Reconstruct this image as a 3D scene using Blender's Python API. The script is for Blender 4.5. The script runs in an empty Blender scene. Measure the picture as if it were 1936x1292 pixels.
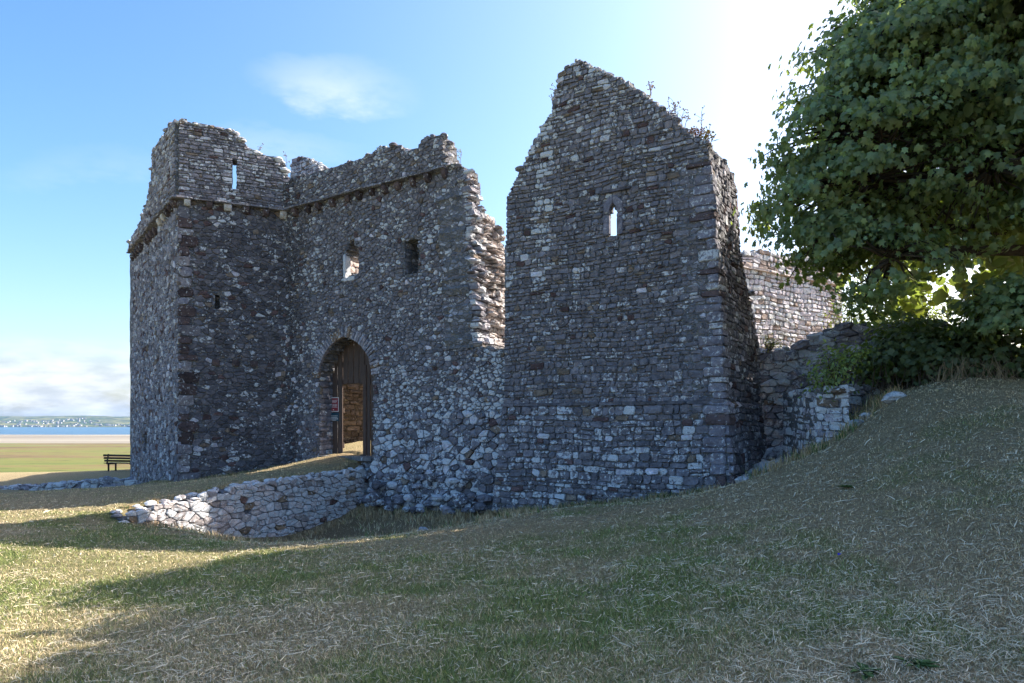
import bpy, math, random
import numpy as np
from mathutils import Vector, Matrix

random.seed(7)
RNG = np.random.default_rng(7)
sc = bpy.context.scene
COL = sc.collection

# ------------------------------------------------------------------ camera, sky, sun, exposure
F, CX, HY = 1291.0, 968.0, 798.0          # photo pixels: focal length, centre column, horizon row
cam_d = bpy.data.cameras.new('camera')
cam = bpy.data.objects.new('camera', cam_d)
COL.objects.link(cam)
cam.location = (0, 0, 0)
cam.rotation_euler = (math.radians(90), 0, 0)
cam_d.sensor_width = 36.0
cam_d.lens = 36.0 * F / 1936.0
cam_d.shift_y = (HY - 646.0) / 1936.0
cam_d.clip_start = 0.1
cam_d.clip_end = 30000
sc.camera = cam

SUN_AZ, SUN_EL = math.radians(64), math.radians(39.0)      # azimuth clockwise from +Y
SUN_DIR = Vector((math.sin(SUN_AZ) * math.cos(SUN_EL), math.cos(SUN_AZ) * math.cos(SUN_EL), math.sin(SUN_EL)))
sun_d = bpy.data.lights.new('sun', 'SUN')
sun_d.energy = 5.0
sun_d.angle = math.radians(0.5)
sun_d.color = (1.0, 0.93, 0.82)
sun = bpy.data.objects.new('sun', sun_d)
COL.objects.link(sun)
sun.location = (20, 10, 30)
sun.rotation_euler = (-SUN_DIR).to_track_quat('-Z', 'Y').to_euler()

world = bpy.data.worlds.new('World')
sc.world = world
world.use_nodes = True


def build_world():
    nt = world.node_tree
    nt.nodes.clear()
    N, L = nt.nodes.new, nt.links.new
    out = N('ShaderNodeOutputWorld')
    bg = N('ShaderNodeBackground')
    bg.inputs['Strength'].default_value = 0.13
    sky = N('ShaderNodeTexSky')
    sky.sky_type = 'NISHITA'
    sky.sun_disc = False
    sky.sun_elevation = SUN_EL
    sky.sun_rotation = SUN_AZ
    sky.altitude = 30
    sky.air_density = 1.0
    sky.dust_density = 2.8
    sky.ozone_density = 1.6
    tc = N('ShaderNodeTexCoord')
    vec = tc.outputs['Generated']

    def math_(op, a, b=None, c=None, clamp=False):
        m = N('ShaderNodeMath')
        m.operation = op
        m.use_clamp = clamp
        for i, v in enumerate((a, b, c)):
            if v is None:
                continue
            if isinstance(v, (int, float)):
                m.inputs[i].default_value = v
            else:
                L(v, m.inputs[i])
        return m.outputs[0]
    sep = N('ShaderNodeSeparateXYZ')
    L(vec, sep.inputs[0])
    x, y, z = sep.outputs
    # a thin high cloud, drifting in the north-west
    ysafe = math_('MAXIMUM', y, 0.05)
    tx = math_('DIVIDE', x, ysafe)
    tz = math_('DIVIDE', z, ysafe)
    ns = N('ShaderNodeTexNoise')
    ns.inputs['Scale'].default_value = 7.0
    ns.inputs['Detail'].default_value = 7
    ns.inputs['Roughness'].default_value = 0.68
    mp = N('ShaderNodeMapping')
    mp.inputs['Scale'].default_value = (0.8, 1, 2.4)
    mp.inputs['Rotation'].default_value = (0, 0.25, 0)
    L(vec, mp.inputs[0])
    L(mp.outputs[0], ns.inputs[0])
    wob = math_('MULTIPLY', math_('SUBTRACT', ns.outputs[0], 0.5), 0.12)

    def blob(cx, cz, rx, rz, tilt, soft):
        dx = math_('SUBTRACT', tx, cx)
        dz = math_('ADD', math_('SUBTRACT', tz, cz), math_('MULTIPLY', dx, tilt))
        dz = math_('ADD', dz, wob)
        d = math_('ADD', math_('POWER', math_('DIVIDE', dx, rx), 2), math_('POWER', math_('DIVIDE', dz, rz), 2))
        return math_('MULTIPLY', math_('SUBTRACT', 1, d, clamp=True), soft)
    b1 = blob(-0.262, 0.497, 0.14, 0.048, 0.16, 0.42)
    b2 = blob(-0.36, 0.405, 0.16, 0.03, 0.1, 0.3)
    b3 = blob(-0.62, 0.37, 0.16, 0.03, -0.1, 0.2)
    wisps = math_('MAXIMUM', math_('MAXIMUM', b1, b2), b3)
    wisps = math_('MULTIPLY', math_('POWER', wisps, 1.5), math_('MULTIPLY_ADD', ns.outputs[0], 3.0, -0.75), clamp=True)
    # broken cumulus low above the horizon, all the way round
    n2 = N('ShaderNodeTexNoise')
    n2.inputs['Scale'].default_value = 9.0
    n2.inputs['Detail'].default_value = 8
    n2.inputs['Roughness'].default_value = 0.55
    mp2 = N('ShaderNodeMapping')
    mp2.inputs['Scale'].default_value = (1, 1, 3.0)
    mp2.inputs['Location'].default_value = (0.35, 0.2, 0.1)
    L(vec, mp2.inputs[0])
    L(mp2.outputs[0], n2.inputs[0])
    band = math_('SUBTRACT', 1, math_('DIVIDE', math_('ABSOLUTE', math_('SUBTRACT', z, 0.035)), 0.075), clamp=True)
    rmp = N('ShaderNodeMapRange')
    rmp.inputs[1].default_value = 0.30
    rmp.inputs[2].default_value = 0.50
    L(n2.outputs[0], rmp.inputs[0])
    low = math_('MULTIPLY', math_('MULTIPLY', band, rmp.outputs[0]), 1.4, clamp=True)
    low = math_('MULTIPLY', low, 0.85)
    mix1 = N('ShaderNodeMix')
    mix1.data_type = 'RGBA'
    L(low, mix1.inputs[0])
    hs = N('ShaderNodeHueSaturation')
    hs.inputs['Saturation'].default_value = 1.32
    L(sky.outputs[0], hs.inputs['Color'])
    L(hs.outputs[0], mix1.inputs[6])
    n6 = N('ShaderNodeTexNoise')
    n6.inputs['Scale'].default_value = 22.0
    n6.inputs['Detail'].default_value = 6
    L(mp2.outputs[0], n6.inputs[0])
    shade = N('ShaderNodeMix')
    shade.data_type = 'RGBA'
    L(math_('MULTIPLY_ADD', n6.outputs[0], 3.0, -1.0, clamp=True), shade.inputs[0])
    shade.inputs[6].default_value = (2.15, 2.35, 2.65, 1)
    shade.inputs[7].default_value = (3.5, 3.6, 3.7, 1)
    L(shade.outputs[2], mix1.inputs[7])
    mix2 = N('ShaderNodeMix')
    mix2.data_type = 'RGBA'
    L(wisps, mix2.inputs[0])
    L(mix1.outputs[2], mix2.inputs[6])
    mix2.inputs[7].default_value = (4.6, 4.5, 4.6, 1)
    L(mix2.outputs[2], bg.inputs['Color'])
    L(bg.outputs[0], out.inputs[0])


build_world()
sc.view_settings.view_transform = 'Standard'
sc.view_settings.look = 'None'
sc.view_settings.gamma = 1
sc.view_settings.use_curve_mapping = False
sc.view_settings.exposure = 1.40
sc.cycles.use_denoising = True
sc.cycles.max_bounces = 6
sc.cycles.diffuse_bounces = 3
sc.cycles.transparent_max_bounces = 6
sc.cycles.sample_clamp_indirect = 6


# ------------------------------------------------------------------ small tools
def P(x, y, Y):
    """a point seen at photo pixel (x, y), Y metres in front of the camera"""
    return Vector(((x - CX) / F * Y, Y, (HY - y) / F * Y))


def smooth(a, b, x):
    t = np.clip((np.asarray(x, float) - a) / (b - a), 0, 1)
    return t * t * (3 - 2 * t)


def vnoise(x, y, seed=0):
    x = np.asarray(x, float); y = np.asarray(y, float)
    xi = np.floor(x).astype(np.int64); yi = np.floor(y).astype(np.int64)
    fx = x - xi; fy = y - yi
    fx = fx * fx * (3 - 2 * fx); fy = fy * fy * (3 - 2 * fy)

    def h(a, b):
        n = (a * 374761393 + b * 668265263 + seed * 1442695041) & 0x7fffffff
        n = ((n ^ (n >> 13)) * 1274126177) & 0x7fffffff
        n = n ^ (n >> 16)
        return (n & 0xffff) / 65535.0
    return (h(xi, yi) * (1 - fx) + h(xi + 1, yi) * fx) * (1 - fy) + (h(xi, yi + 1) * (1 - fx) + h(xi + 1, yi + 1) * fx) * fy


def fbm(x, y, seed=0, oct=4):
    s = 0; a = 0.5; t = 0
    for k in range(oct):
        s = s + a * vnoise(np.asarray(x) * 2 ** k, np.asarray(y) * 2 ** k, seed + k * 17)
        t += a; a *= 0.5
    return s / t


def mesh_from(name, verts, faces, tone=None, attr='tone'):
    me = bpy.data.meshes.new(name)
    if isinstance(verts, np.ndarray):
        verts = verts.tolist()
    if isinstance(faces, np.ndarray):
        faces = faces.tolist()
    me.from_pydata(verts, [], faces)
    if tone is not None:
        a = me.attributes.new(attr, 'FLOAT_COLOR', 'POINT')
        a.data.foreach_set('color', np.asarray(tone, np.float32).ravel())
    me.update()
    return me


def fast_mesh(name, V, Fc, tone=None):
    """V (n,3), Fc (m,k) uniform polygons: quick bulk build"""
    V = np.asarray(V, np.float32); Fc = np.asarray(Fc, np.int32)
    me = bpy.data.meshes.new(name)
    m, k = Fc.shape
    me.vertices.add(len(V)); me.vertices.foreach_set('co', V.ravel())
    me.loops.add(m * k); me.loops.foreach_set('vertex_index', Fc.ravel())
    me.polygons.add(m)
    me.polygons.foreach_set('loop_start', np.arange(0, m * k, k, dtype=np.int32))
    me.polygons.foreach_set('loop_total', np.full(m, k, np.int32))
    if tone is not None:
        a = me.attributes.new('tone', 'FLOAT_COLOR', 'POINT')
        a.data.foreach_set('color', np.asarray(tone, np.float32).ravel())
    me.update(calc_edges=True)
    me.validate()
    return me


def link(name, me, mat=None, parent=None, loc=None):
    o = bpy.data.objects.new(name, me)
    COL.objects.link(o)
    if mat is not None and me is not None and not me.materials:
        me.materials.append(mat)
    if parent is not None:
        o.parent = parent
        if loc is not None:
            o.location = Vector(loc) - parent_loc(parent)
        else:
            o.location = -parent_loc(parent)
    elif loc is not None:
        o.location = loc
    return o


def parent_loc(o):
    v = Vector(o.location)
    while o.parent is not None:
        o = o.parent
        v += Vector(o.location)
    return v


def tag(o, label=None, cat=None, group=None, kind=None):
    if label: o['label'] = label
    if cat: o['category'] = cat
    if group: o['group'] = group
    if kind: o['kind'] = kind
    return o


def thing(name, loc, label, cat, group=None):
    o = bpy.data.objects.new(name, None)
    o.empty_display_size = 0.3
    COL.objects.link(o)
    o.location = loc
    return tag(o, label, cat, group, 'thing')


def box_geo(c, s, rot=None):
    v = []
    for dx in (-.5, .5):
        for dy in (-.5, .5):
            for dz in (-.5, .5):
                p = Vector((dx * s[0], dy * s[1], dz * s[2]))
                if rot is not None:
                    p = rot @ p
                v.append(tuple(Vector(c) + p))
    f = [(0, 1, 3, 2), (4, 6, 7, 5), (0, 4, 5, 1), (2, 3, 7, 6), (0, 2, 6, 4), (1, 5, 7, 3)]
    return v, f


def bevel_box_geo(c, s, rot=None, b=0.006):
    """box with chamfered long edges (8-gon section in local x,y)"""
    hx, hy, hz = s[0] / 2, s[1] / 2, s[2] / 2
    b = min(b, hx * .45, hy * .45)
    ring = [(-hx + b, -hy), (hx - b, -hy), (hx, -hy + b), (hx, hy - b), (hx - b, hy), (-hx + b, hy), (-hx, hy - b), (-hx, -hy + b)]
    v = []
    for z in (-hz, hz):
        for (x, y) in ring:
            p = Vector((x, y, z))
            if rot is not None:
                p = rot @ p
            v.append(tuple(Vector(c) + p))
    f = [tuple(range(7, -1, -1)), tuple(range(8, 16))]
    for i in range(8):
        j = (i + 1) % 8
        f.append((i, j, 8 + j, 8 + i))
    return v, f


class MB:
    def __init__(self):
        self.v, self.f, self.t = [], [], []

    def add(self, geo, tone=None):
        v, f = geo
        n = len(self.v)
        self.v.extend(v)
        self.f.extend([tuple(i + n for i in q) for q in f])
        self.t.extend([tone or (0.5, 0.5, 0.5, 0)] * len(v))

    def mesh(self, name):
        return mesh_from(name, self.v, self.f, self.t)


def tube_geo(pts, radii, n=7):
    v, f = [], []
    for i, p in enumerate(pts):
        p = Vector(p)
        a = Vector(pts[max(i - 1, 0)]); b = Vector(pts[min(i + 1, len(pts) - 1)])
        t = (b - a).normalized()
        s = t.cross(Vector((0.13, 0.31, 1))).normalized()
        if s.length < .1:
            s = Vector((1, 0, 0))
        q = t.cross(s)
        for k in range(n):
            an = 2 * math.pi * k / n
            v.append(tuple(p + (s * math.cos(an) + q * math.sin(an)) * radii[i]))
    for i in range(len(pts) - 1):
        for k in range(n):
            k2 = (k + 1) % n
            f.append((i * n + k, i * n + k2, (i + 1) * n + k2, (i + 1) * n + k))
    f.append(tuple(range(n - 1, -1, -1)))
    m = (len(pts) - 1) * n
    f.append(tuple(range(m, m + n)))
    return v, f


# ------------------------------------------------------------------ materials
def new_mat(name):
    m = bpy.data.materials.new(name)
    m.use_nodes = True
    nt = m.node_tree
    nt.nodes.clear()
    out = nt.nodes.new('ShaderNodeOutputMaterial')
    return m, nt, nt.nodes.new, nt.links.new, out


def ramp(N, fac_link, L, stops):
    r = N('ShaderNodeValToRGB')
    el = r.color_ramp.elements
    while len(el) > len(stops):
        el.remove(el[-1])
    while len(el) < len(stops):
        el.new(0.5)
    for e, (p, c) in zip(el, stops):
        e.position = p
        e.color = c if len(c) == 4 else (*c, 1)
    L(fac_link, r.inputs[0])
    return r


def noise(N, L, vec, scale, detail=4, rough=.55, dist=0):
    n = N('ShaderNodeTexNoise')
    n.inputs['Scale'].default_value = scale
    n.inputs['Detail'].default_value = detail
    n.inputs['Roughness'].default_value = rough
    n.inputs['Distortion'].default_value = dist
    if vec is not None:
        L(vec, n.inputs['Vector'])
    return n


def mixc(N, L, fac, a, b, mode='MIX'):
    m = N('ShaderNodeMix')
    m.data_type = 'RGBA'
    m.blend_type = mode
    for idx, v in ((0, fac), (6, a), (7, b)):
        if isinstance(v, (int, float)):
            m.inputs[idx].default_value = v
        elif isinstance(v, tuple):
            m.inputs[idx].default_value = v if len(v) == 4 else (*v, 1)
        else:
            L(v, m.inputs[idx])
    return m.outputs[2]


def stone_material():
    m, nt, N, L, out = new_mat('weathered_stone')
    geo = N('ShaderNodeNewGeometry')
    pos = geo.outputs['Position']
    at = N('ShaderNodeAttribute')
    at.attribute_name = 'tone'
    n1 = noise(N, L, pos, 7, 5, .65)
    n2 = noise(N, L, pos, 26, 5, .7)
    var = ramp(N, n1.outputs[0], L, [(.28, (.55, .55, .56)), (.5, (1, 1, 1)), (.74, (1.5, 1.47, 1.4))])
    c = mixc(N, L, 1.0, at.outputs['Color'], var.outputs[0], 'MULTIPLY')
    fine = ramp(N, n2.outputs[0], L, [(.3, (.62, .62, .62)), (.52, (1, 1, 1)), (.72, (1.35, 1.35, 1.33))])
    c = mixc(N, L, 0.8, c, fine.outputs[0], 'MULTIPLY')
    # pale crustose lichen: blotches, more of it where the attribute's alpha is high
    n3 = noise(N, L, pos, 12.5, 5, .66, .4)
    th = N('ShaderNodeMath'); th.operation = 'MULTIPLY_ADD'
    L(at.outputs['Alpha'], th.inputs[0]); th.inputs[1].default_value = .26
    L(n3.outputs[0], th.inputs[2])
    lich = ramp(N, th.outputs[0], L, [(.665, (0, 0, 0)), (.705, (1, 1, 1))])
    n4 = noise(N, L, pos, 60, 4, .7)
    lc = ramp(N, n4.outputs[0], L, [(.3, (.32, .33, .35)), (.6, (.60, .61, .62))])
    c = mixc(N, L, lich.outputs[0], c, lc.outputs[0])
    # dark and ochre specks
    n5 = noise(N, L, pos, 4.3, 5, .7)
    och = ramp(N, n5.outputs[0], L, [(.66, (0, 0, 0)), (.74, (.55, .55, .55))])
    c = mixc(N, L, och.outputs[0], c, (.14, .10, .045))
    b = N('ShaderNodeBsdfPrincipled')
    b.inputs['Roughness'].default_value = .93
    b.inputs['Specular IOR Level'].default_value = .2
    L(c, b.inputs['Base Color'])
    bump = N('ShaderNodeBump')
    bump.inputs['Strength'].default_value = .7
    bump.inputs['Distance'].default_value = .02
    add = N('ShaderNodeMath'); add.operation = 'ADD'
    L(n2.outputs[0], add.inputs[0]); L(n1.outputs[0], add.inputs[1])
    L(add.outputs[0], bump.inputs['Height'])
    L(bump.outputs[0], b.inputs['Normal'])
    L(b.outputs[0], out.inputs[0])
    return m


def mortar_material(name='lime_mortar', base=(.18, .168, .15), stonec=(.175, .175, .195), pale=.0):
    """rubble core: small stones bedded in earthy lime mortar"""
    m, nt, N, L, out = new_mat(name)
    geo = N('ShaderNodeNewGeometry')
    pos = geo.outputs['Position']
    mp = N('ShaderNodeMapping'); mp.inputs['Scale'].default_value = (1, 1, 1.7)
    L(pos, mp.inputs[0])
    vo = N('ShaderNodeTexVoronoi'); vo.feature = 'DISTANCE_TO_EDGE'; vo.inputs['Scale'].default_value = 6.5
    vc = N('ShaderNodeTexVoronoi'); vc.inputs['Scale'].default_value = 6.5
    nd = noise(N, L, mp.outputs[0], 5, 3)
    vm = N('ShaderNodeVectorMath'); vm.operation = 'MULTIPLY_ADD'
    L(nd.outputs['Color'], vm.inputs[0]); vm.inputs[1].default_value = (.12, .12, .12); L(mp.outputs[0], vm.inputs[2])
    L(vm.outputs[0], vo.inputs['Vector']); L(vm.outputs[0], vc.inputs['Vector'])
    edge = ramp(N, vo.outputs['Distance'], L, [(.03, (0, 0, 0)), (.12, (1, 1, 1))])
    n2 = noise(N, L, pos, 30, 4, .7)
    sp = N('ShaderNodeSeparateColor'); L(vc.outputs['Color'], sp.inputs[0])
    sc_ = ramp(N, sp.outputs[0], L, [(0, tuple(x * .6 for x in stonec)), (.6, stonec), (.85, tuple(x * 1.5 for x in stonec)), (1, tuple(min(.6, x * 2.6 + pale) for x in stonec))])
    c = mixc(N, L, edge.outputs[0], base, sc_.outputs[0])
    f = ramp(N, n2.outputs[0], L, [(.3, (.6, .6, .6)), (.55, (1, 1, 1)), (.75, (1.4, 1.4, 1.4))])
    c = mixc(N, L, 1.0, c, f.outputs[0], 'MULTIPLY')
    b = N('ShaderNodeBsdfPrincipled')
    b.inputs['Roughness'].default_value = .95
    b.inputs['Specular IOR Level'].default_value = .15
    L(c, b.inputs['Base Color'])
    bump = N('ShaderNodeBump'); bump.inputs['Strength'].default_value = .8; bump.inputs['Distance'].default_value = .04
    ad = N('ShaderNodeMath'); ad.operation = 'MULTIPLY_ADD'
    L(n2.outputs[0], ad.inputs[0]); ad.inputs[1].default_value = .4; L(edge.outputs[0], ad.inputs[2])
    L(ad.outputs[0], bump.inputs['Height'])
    L(bump.outputs[0], b.inputs['Normal'])
    L(b.outputs[0], out.inputs[0])
    return m


def tone_material(name, rough=.85, var=.35, scale=12, spec=.2, bump=0.0):
    """takes its colour from the mesh's tone attribute, mottled"""
    m, nt, N, L, out = new_mat(name)
    geo = N('ShaderNodeNewGeometry')
    at = N('ShaderNodeAttribute'); at.attribute_name = 'tone'
    n1 = noise(N, L, geo.outputs['Position'], scale, 4, .6)
    r = ramp(N, n1.outputs[0], L, [(.3, (1 - var,) * 3), (.7, (1 + var,) * 3)])
    c = mixc(N, L, 1.0, at.outputs['Color'], r.outputs[0], 'MULTIPLY')
    b = N('ShaderNodeBsdfPrincipled')
    b.inputs['Roughness'].default_value = rough
    b.inputs['Specular IOR Level'].default_value = spec
    L(c, b.inputs['Base Color'])
    if bump:
        bp = N('ShaderNodeBump'); bp.inputs['Strength'].default_value = bump; bp.inputs['Distance'].default_value = .01
        L(n1.outputs[0], bp.inputs['Height']); L(bp.outputs[0], b.inputs['Normal'])
    L(b.outputs[0], out.inputs[0])
    return m


def leaf_material(name, trans=.5, gloss=.45, yellow=(.16, .24, .02)):
    m, nt, N, L, out = new_mat(name)
    geo = N('ShaderNodeNewGeometry')
    at = N('ShaderNodeAttribute'); at.attribute_name = 'tone'
    n1 = noise(N, L, geo.outputs['Position'], 3.0, 3)
    r = ramp(N, n1.outputs[0], L, [(.3, (.75, .75, .75)), (.7, (1.3, 1.3, 1.2))])
    c = mixc(N, L, 1.0, at.outputs['Color'], r.outputs[0], 'MULTIPLY')
    under = mixc(N, L, .4, c, (.26, .33, .20))
    c2 = mixc(N, L, geo.outputs['Backfacing'], c, under)
    b = N('ShaderNodeBsdfPrincipled')
    b.inputs['Roughness'].default_value = gloss
    b.inputs['Specular IOR Level'].default_value = .5
    L(c2, b.inputs['Base Color'])
    t = N('ShaderNodeBsdfTranslucent')
    tcol = mixc(N, L, .6, c, yellow)
    L(tcol, t.inputs['Color'])
    mx = N('ShaderNodeMixShader')
    mx.inputs[0].default_value = trans
    L(b.outputs[0], mx.inputs[1]); L(t.outputs[0], mx.inputs[2])
    L(mx.outputs[0], out.inputs[0])
    return m


def ground_material():
    m, nt, N, L, out = new_mat('dry_turf')
    geo = N('ShaderNodeNewGeometry'); pos = geo.outputs['Position']
    at = N('ShaderNodeAttribute'); at.attribute_name = 'tone'       # R: greenness, G: bare/dead
    sp = N('ShaderNodeSeparateColor'); L(at.outputs['Color'], sp.inputs[0])
    n1 = noise(N, L, pos, 22, 6, .7)
    n2 = noise(N, L, pos, 90, 4, .7)
    mp = N('ShaderNodeMapping'); mp.inputs['Scale'].default_value = (1, .35, 1); mp.inputs['Rotation'].default_value = (0, 0, .9)
    L(pos, mp.inputs[0])
    n3 = noise(N, L, mp.outputs[0], 60, 5, .75)
    dry = ramp(N, n1.outputs[0], L, [(.3, (.25, .185, .105)), (.5, (.45, .35, .205)), (.72, (.66, .54, .33))])
    green = ramp(N, n1.outputs[0], L, [(.3, (.11, .14, .045)), (.55, (.26, .285, .10)), (.75, (.44, .43, .17))])
    fac = N('ShaderNodeMath'); fac.operation = 'ADD'; fac.use_clamp = True
    ns = N('ShaderNodeMath'); ns.operation = 'MULTIPLY_ADD'
    L(n3.outputs[0], ns.inputs[0]); ns.inputs[1].default_value = .9; ns.inputs[2].default_value = -.45
    L(sp.outputs[0], fac.inputs[0]); L(ns.outputs[0], fac.inputs[1])
    c = mixc(N, L, fac.outputs[0], dry.outputs[0], green.outputs[0])
    c = mixc(N, L, sp.outputs[1], c, mixc(N, L, n1.outputs[0], (.22, .15, .085), (.42, .30, .18)))
    f = ramp(N, n2.outputs[0], L, [(.3, (.55, .55, .55)), (.55, (1, 1, 1)), (.75, (1.5, 1.5, 1.45))])
    c = mixc(N, L, 1.0, c, f.outputs[0], 'MULTIPLY')
    b = N('ShaderNodeBsdfPrincipled')
    b.inputs['Roughness'].default_value = .95
    b.inputs['Specular IOR Level'].default_value = .1
    L(c, b.inputs['Base Color'])
    bp = N('ShaderNodeBump'); bp.inputs['Strength'].default_value = 1.0; bp.inputs['Distance'].default_value = .06
    ad = N('ShaderNodeMath'); ad.operation = 'ADD'; L(n2.outputs[0], ad.inputs[0]); L(n3.outputs[0], ad.inputs[1])
    L(ad.outputs[0], bp.inputs['Height']); L(bp.outputs[0], b.inputs['Normal'])
    L(b.outputs[0], out.inputs[0])
    return m


def band_material(name, stops, scale, stretch, rough=.95, scale2=None):
    m, nt, N, L, out = new_mat(name)
    geo = N('ShaderNodeNewGeometry')
    mp = N('ShaderNodeMapping'); mp.inputs['Scale'].default_value = stretch
    L(geo.outputs['Position'], mp.inputs[0])
    n1 = noise(N, L, mp.outputs[0], scale, 6, .62, .4)
    r = ramp(N, n1.outputs[0], L, stops)
    c = r.outputs[0]
    if scale2:
        n2 = noise(N, L, mp.outputs[0], scale2, 4, .7)
        f = ramp(N, n2.outputs[0], L, [(.33, (.45, .45, .45)), (.45, (1, 1, 1)), (.68, (1.1, 1.1, 1.1)), (.75, (1.5, 1.5, 1.4))])
        c = mixc(N, L, 1.0, c, f.outputs[0], 'MULTIPLY')
    b = N('ShaderNodeBsdfPrincipled')
    b.inputs['Roughness'].default_value = rough
    b.inputs['Specular IOR Level'].default_value = .15
    L(c, b.inputs['Base Color'])
    L(b.outputs[0], out.inputs[0])
    return m


def plain_material(name, color, rough=.6, spec=.3, var=.2, scale=20, metallic=0):
    m, nt, N, L, out = new_mat(name)
    geo = N('ShaderNodeNewGeometry')
    n1 = noise(N, L, geo.outputs['Position'], scale, 4, .6)
    r = ramp(N, n1.outputs[0], L, [(.3, tuple(x * (1 - var) for x in color)), (.7, tuple(min(1, x * (1 + var)) for x in color))])
    b = N('ShaderNodeBsdfPrincipled')
    b.inputs['Roughness'].default_value = rough
    b.inputs['Specular IOR Level'].default_value = spec
    b.inputs['Metallic'].default_value = metallic
    L(r.outputs[0], b.inputs['Base Color'])
    L(b.outputs[0], out.inputs[0])
    return m


def wood_material(name, a, bcol, scale=4):
    m, nt, N, L, out = new_mat(name)
    geo = N('ShaderNodeNewGeometry')
    mp = N('ShaderNodeMapping'); mp.inputs['Scale'].default_value = (14, 14, .9)
    L(geo.outputs['Position'], mp.inputs[0])
    n1 = noise(N, L, mp.outputs[0], scale, 6, .65, .6)
    r = ramp(N, n1.outputs[0], L, [(.3, a), (.62, bcol), (.8, tuple(x * 1.8 for x in bcol))])
    b = N('ShaderNodeBsdfPrincipled')
    b.inputs['Roughness'].default_value = .75
    b.inputs['Specular IOR Level'].default_value = .25
    L(r.outputs[0], b.inputs['Base Color'])
    bp = N('ShaderNodeBump'); bp.inputs['Strength'].default_value = .5; bp.inputs['Distance'].default_value = .006
    L(n1.outputs[0], bp.inputs['Height']); L(bp.outputs[0], b.inputs['Normal'])
    L(b.outputs[0], out.inputs[0])
    return m


M_STONE = stone_material()
M_MORTAR = mortar_material()
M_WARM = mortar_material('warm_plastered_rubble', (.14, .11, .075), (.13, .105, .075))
M_GROUND = ground_material()
M_LEAF = leaf_material('sycamore_leaf', .5, .36, (.36, .44, .04))
M_SHRUB = leaf_material('shrub_leaf', .5, .5, (.3, .36, .03))
M_BARK = plain_material('bark', (.06, .048, .036), .9, .1, .4, 14)
M_BLADE = tone_material('grass_blades', .8, .15, 6)
M_STEM = tone_material('dry_stems', .8, .25, 30)
M_WOOD = wood_material('old_gate_oak', (.045, .031, .025), (.105, .072, .058))
M_BENCH = wood_material('bench_timber', (.02, .014, .01), (.06, .04, .028))
M_RED = plain_material('sign_red', (.24, .018, .03), .45, .4, .08)
M_WHITE = plain_material('sign_white', (.62, .60, .58), .5, .3, .08)
M_BLUE = plain_material('sign_teal', (.012, .055, .085), .45, .4, .08)
M_SLATE = plain_material('roof_slate', (.11, .11, .12), .7, .3, .35, 6)

# ------------------------------------------------------------------ terrain
RW = [  # foot line of the curved retaining wall beside the ditch (x, y, top z, base z)
    (-3.95, 19.75, -1.28, -2.10), (-4.30, 18.9, -1.34, -2.3), (-4.85, 17.9, -1.37, -2.68), (-5.40, 16.8, -1.41, -2.78), (-6.00, 15.8, -1.46, -2.70),
    (-6.44, 14.78, -1.54, -2.36), (-6.98, 13.9, -1.64, -2.10), (-7.40, 12.98, -1.76, -1.92)]


def tps(pts):
    pts = np.array(pts, float)
    n = len(pts)
    d = np.hypot(pts[:, None, 0] - pts[None, :, 0], pts[:, None, 1] - pts[None, :, 1])
    K = np.where(d > 0, d * d * np.log(d + 1e-9), 0) + np.eye(n) * 0.004
    Pm = np.c_[np.ones(n), pts[:, :2]]
    A = np.block([[K, Pm], [Pm.T, np.zeros((3, 3))]])
    w = np.linalg.solve(A, np.r_[pts[:, 2], 0, 0, 0])

    def f(x, y):
        x = np.asarray(x, float); y = np.asarray(y, float)
        o = w[n] + w[n + 1] * x + w[n + 2] * y
        for i in range(n):
            dd = np.hypot(x - pts[i, 0], y - pts[i, 1])
            o = o + w[i] * np.where(dd > 0, dd * dd * np.log(dd + 1e-9), 0)
        return o
    return f


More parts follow.
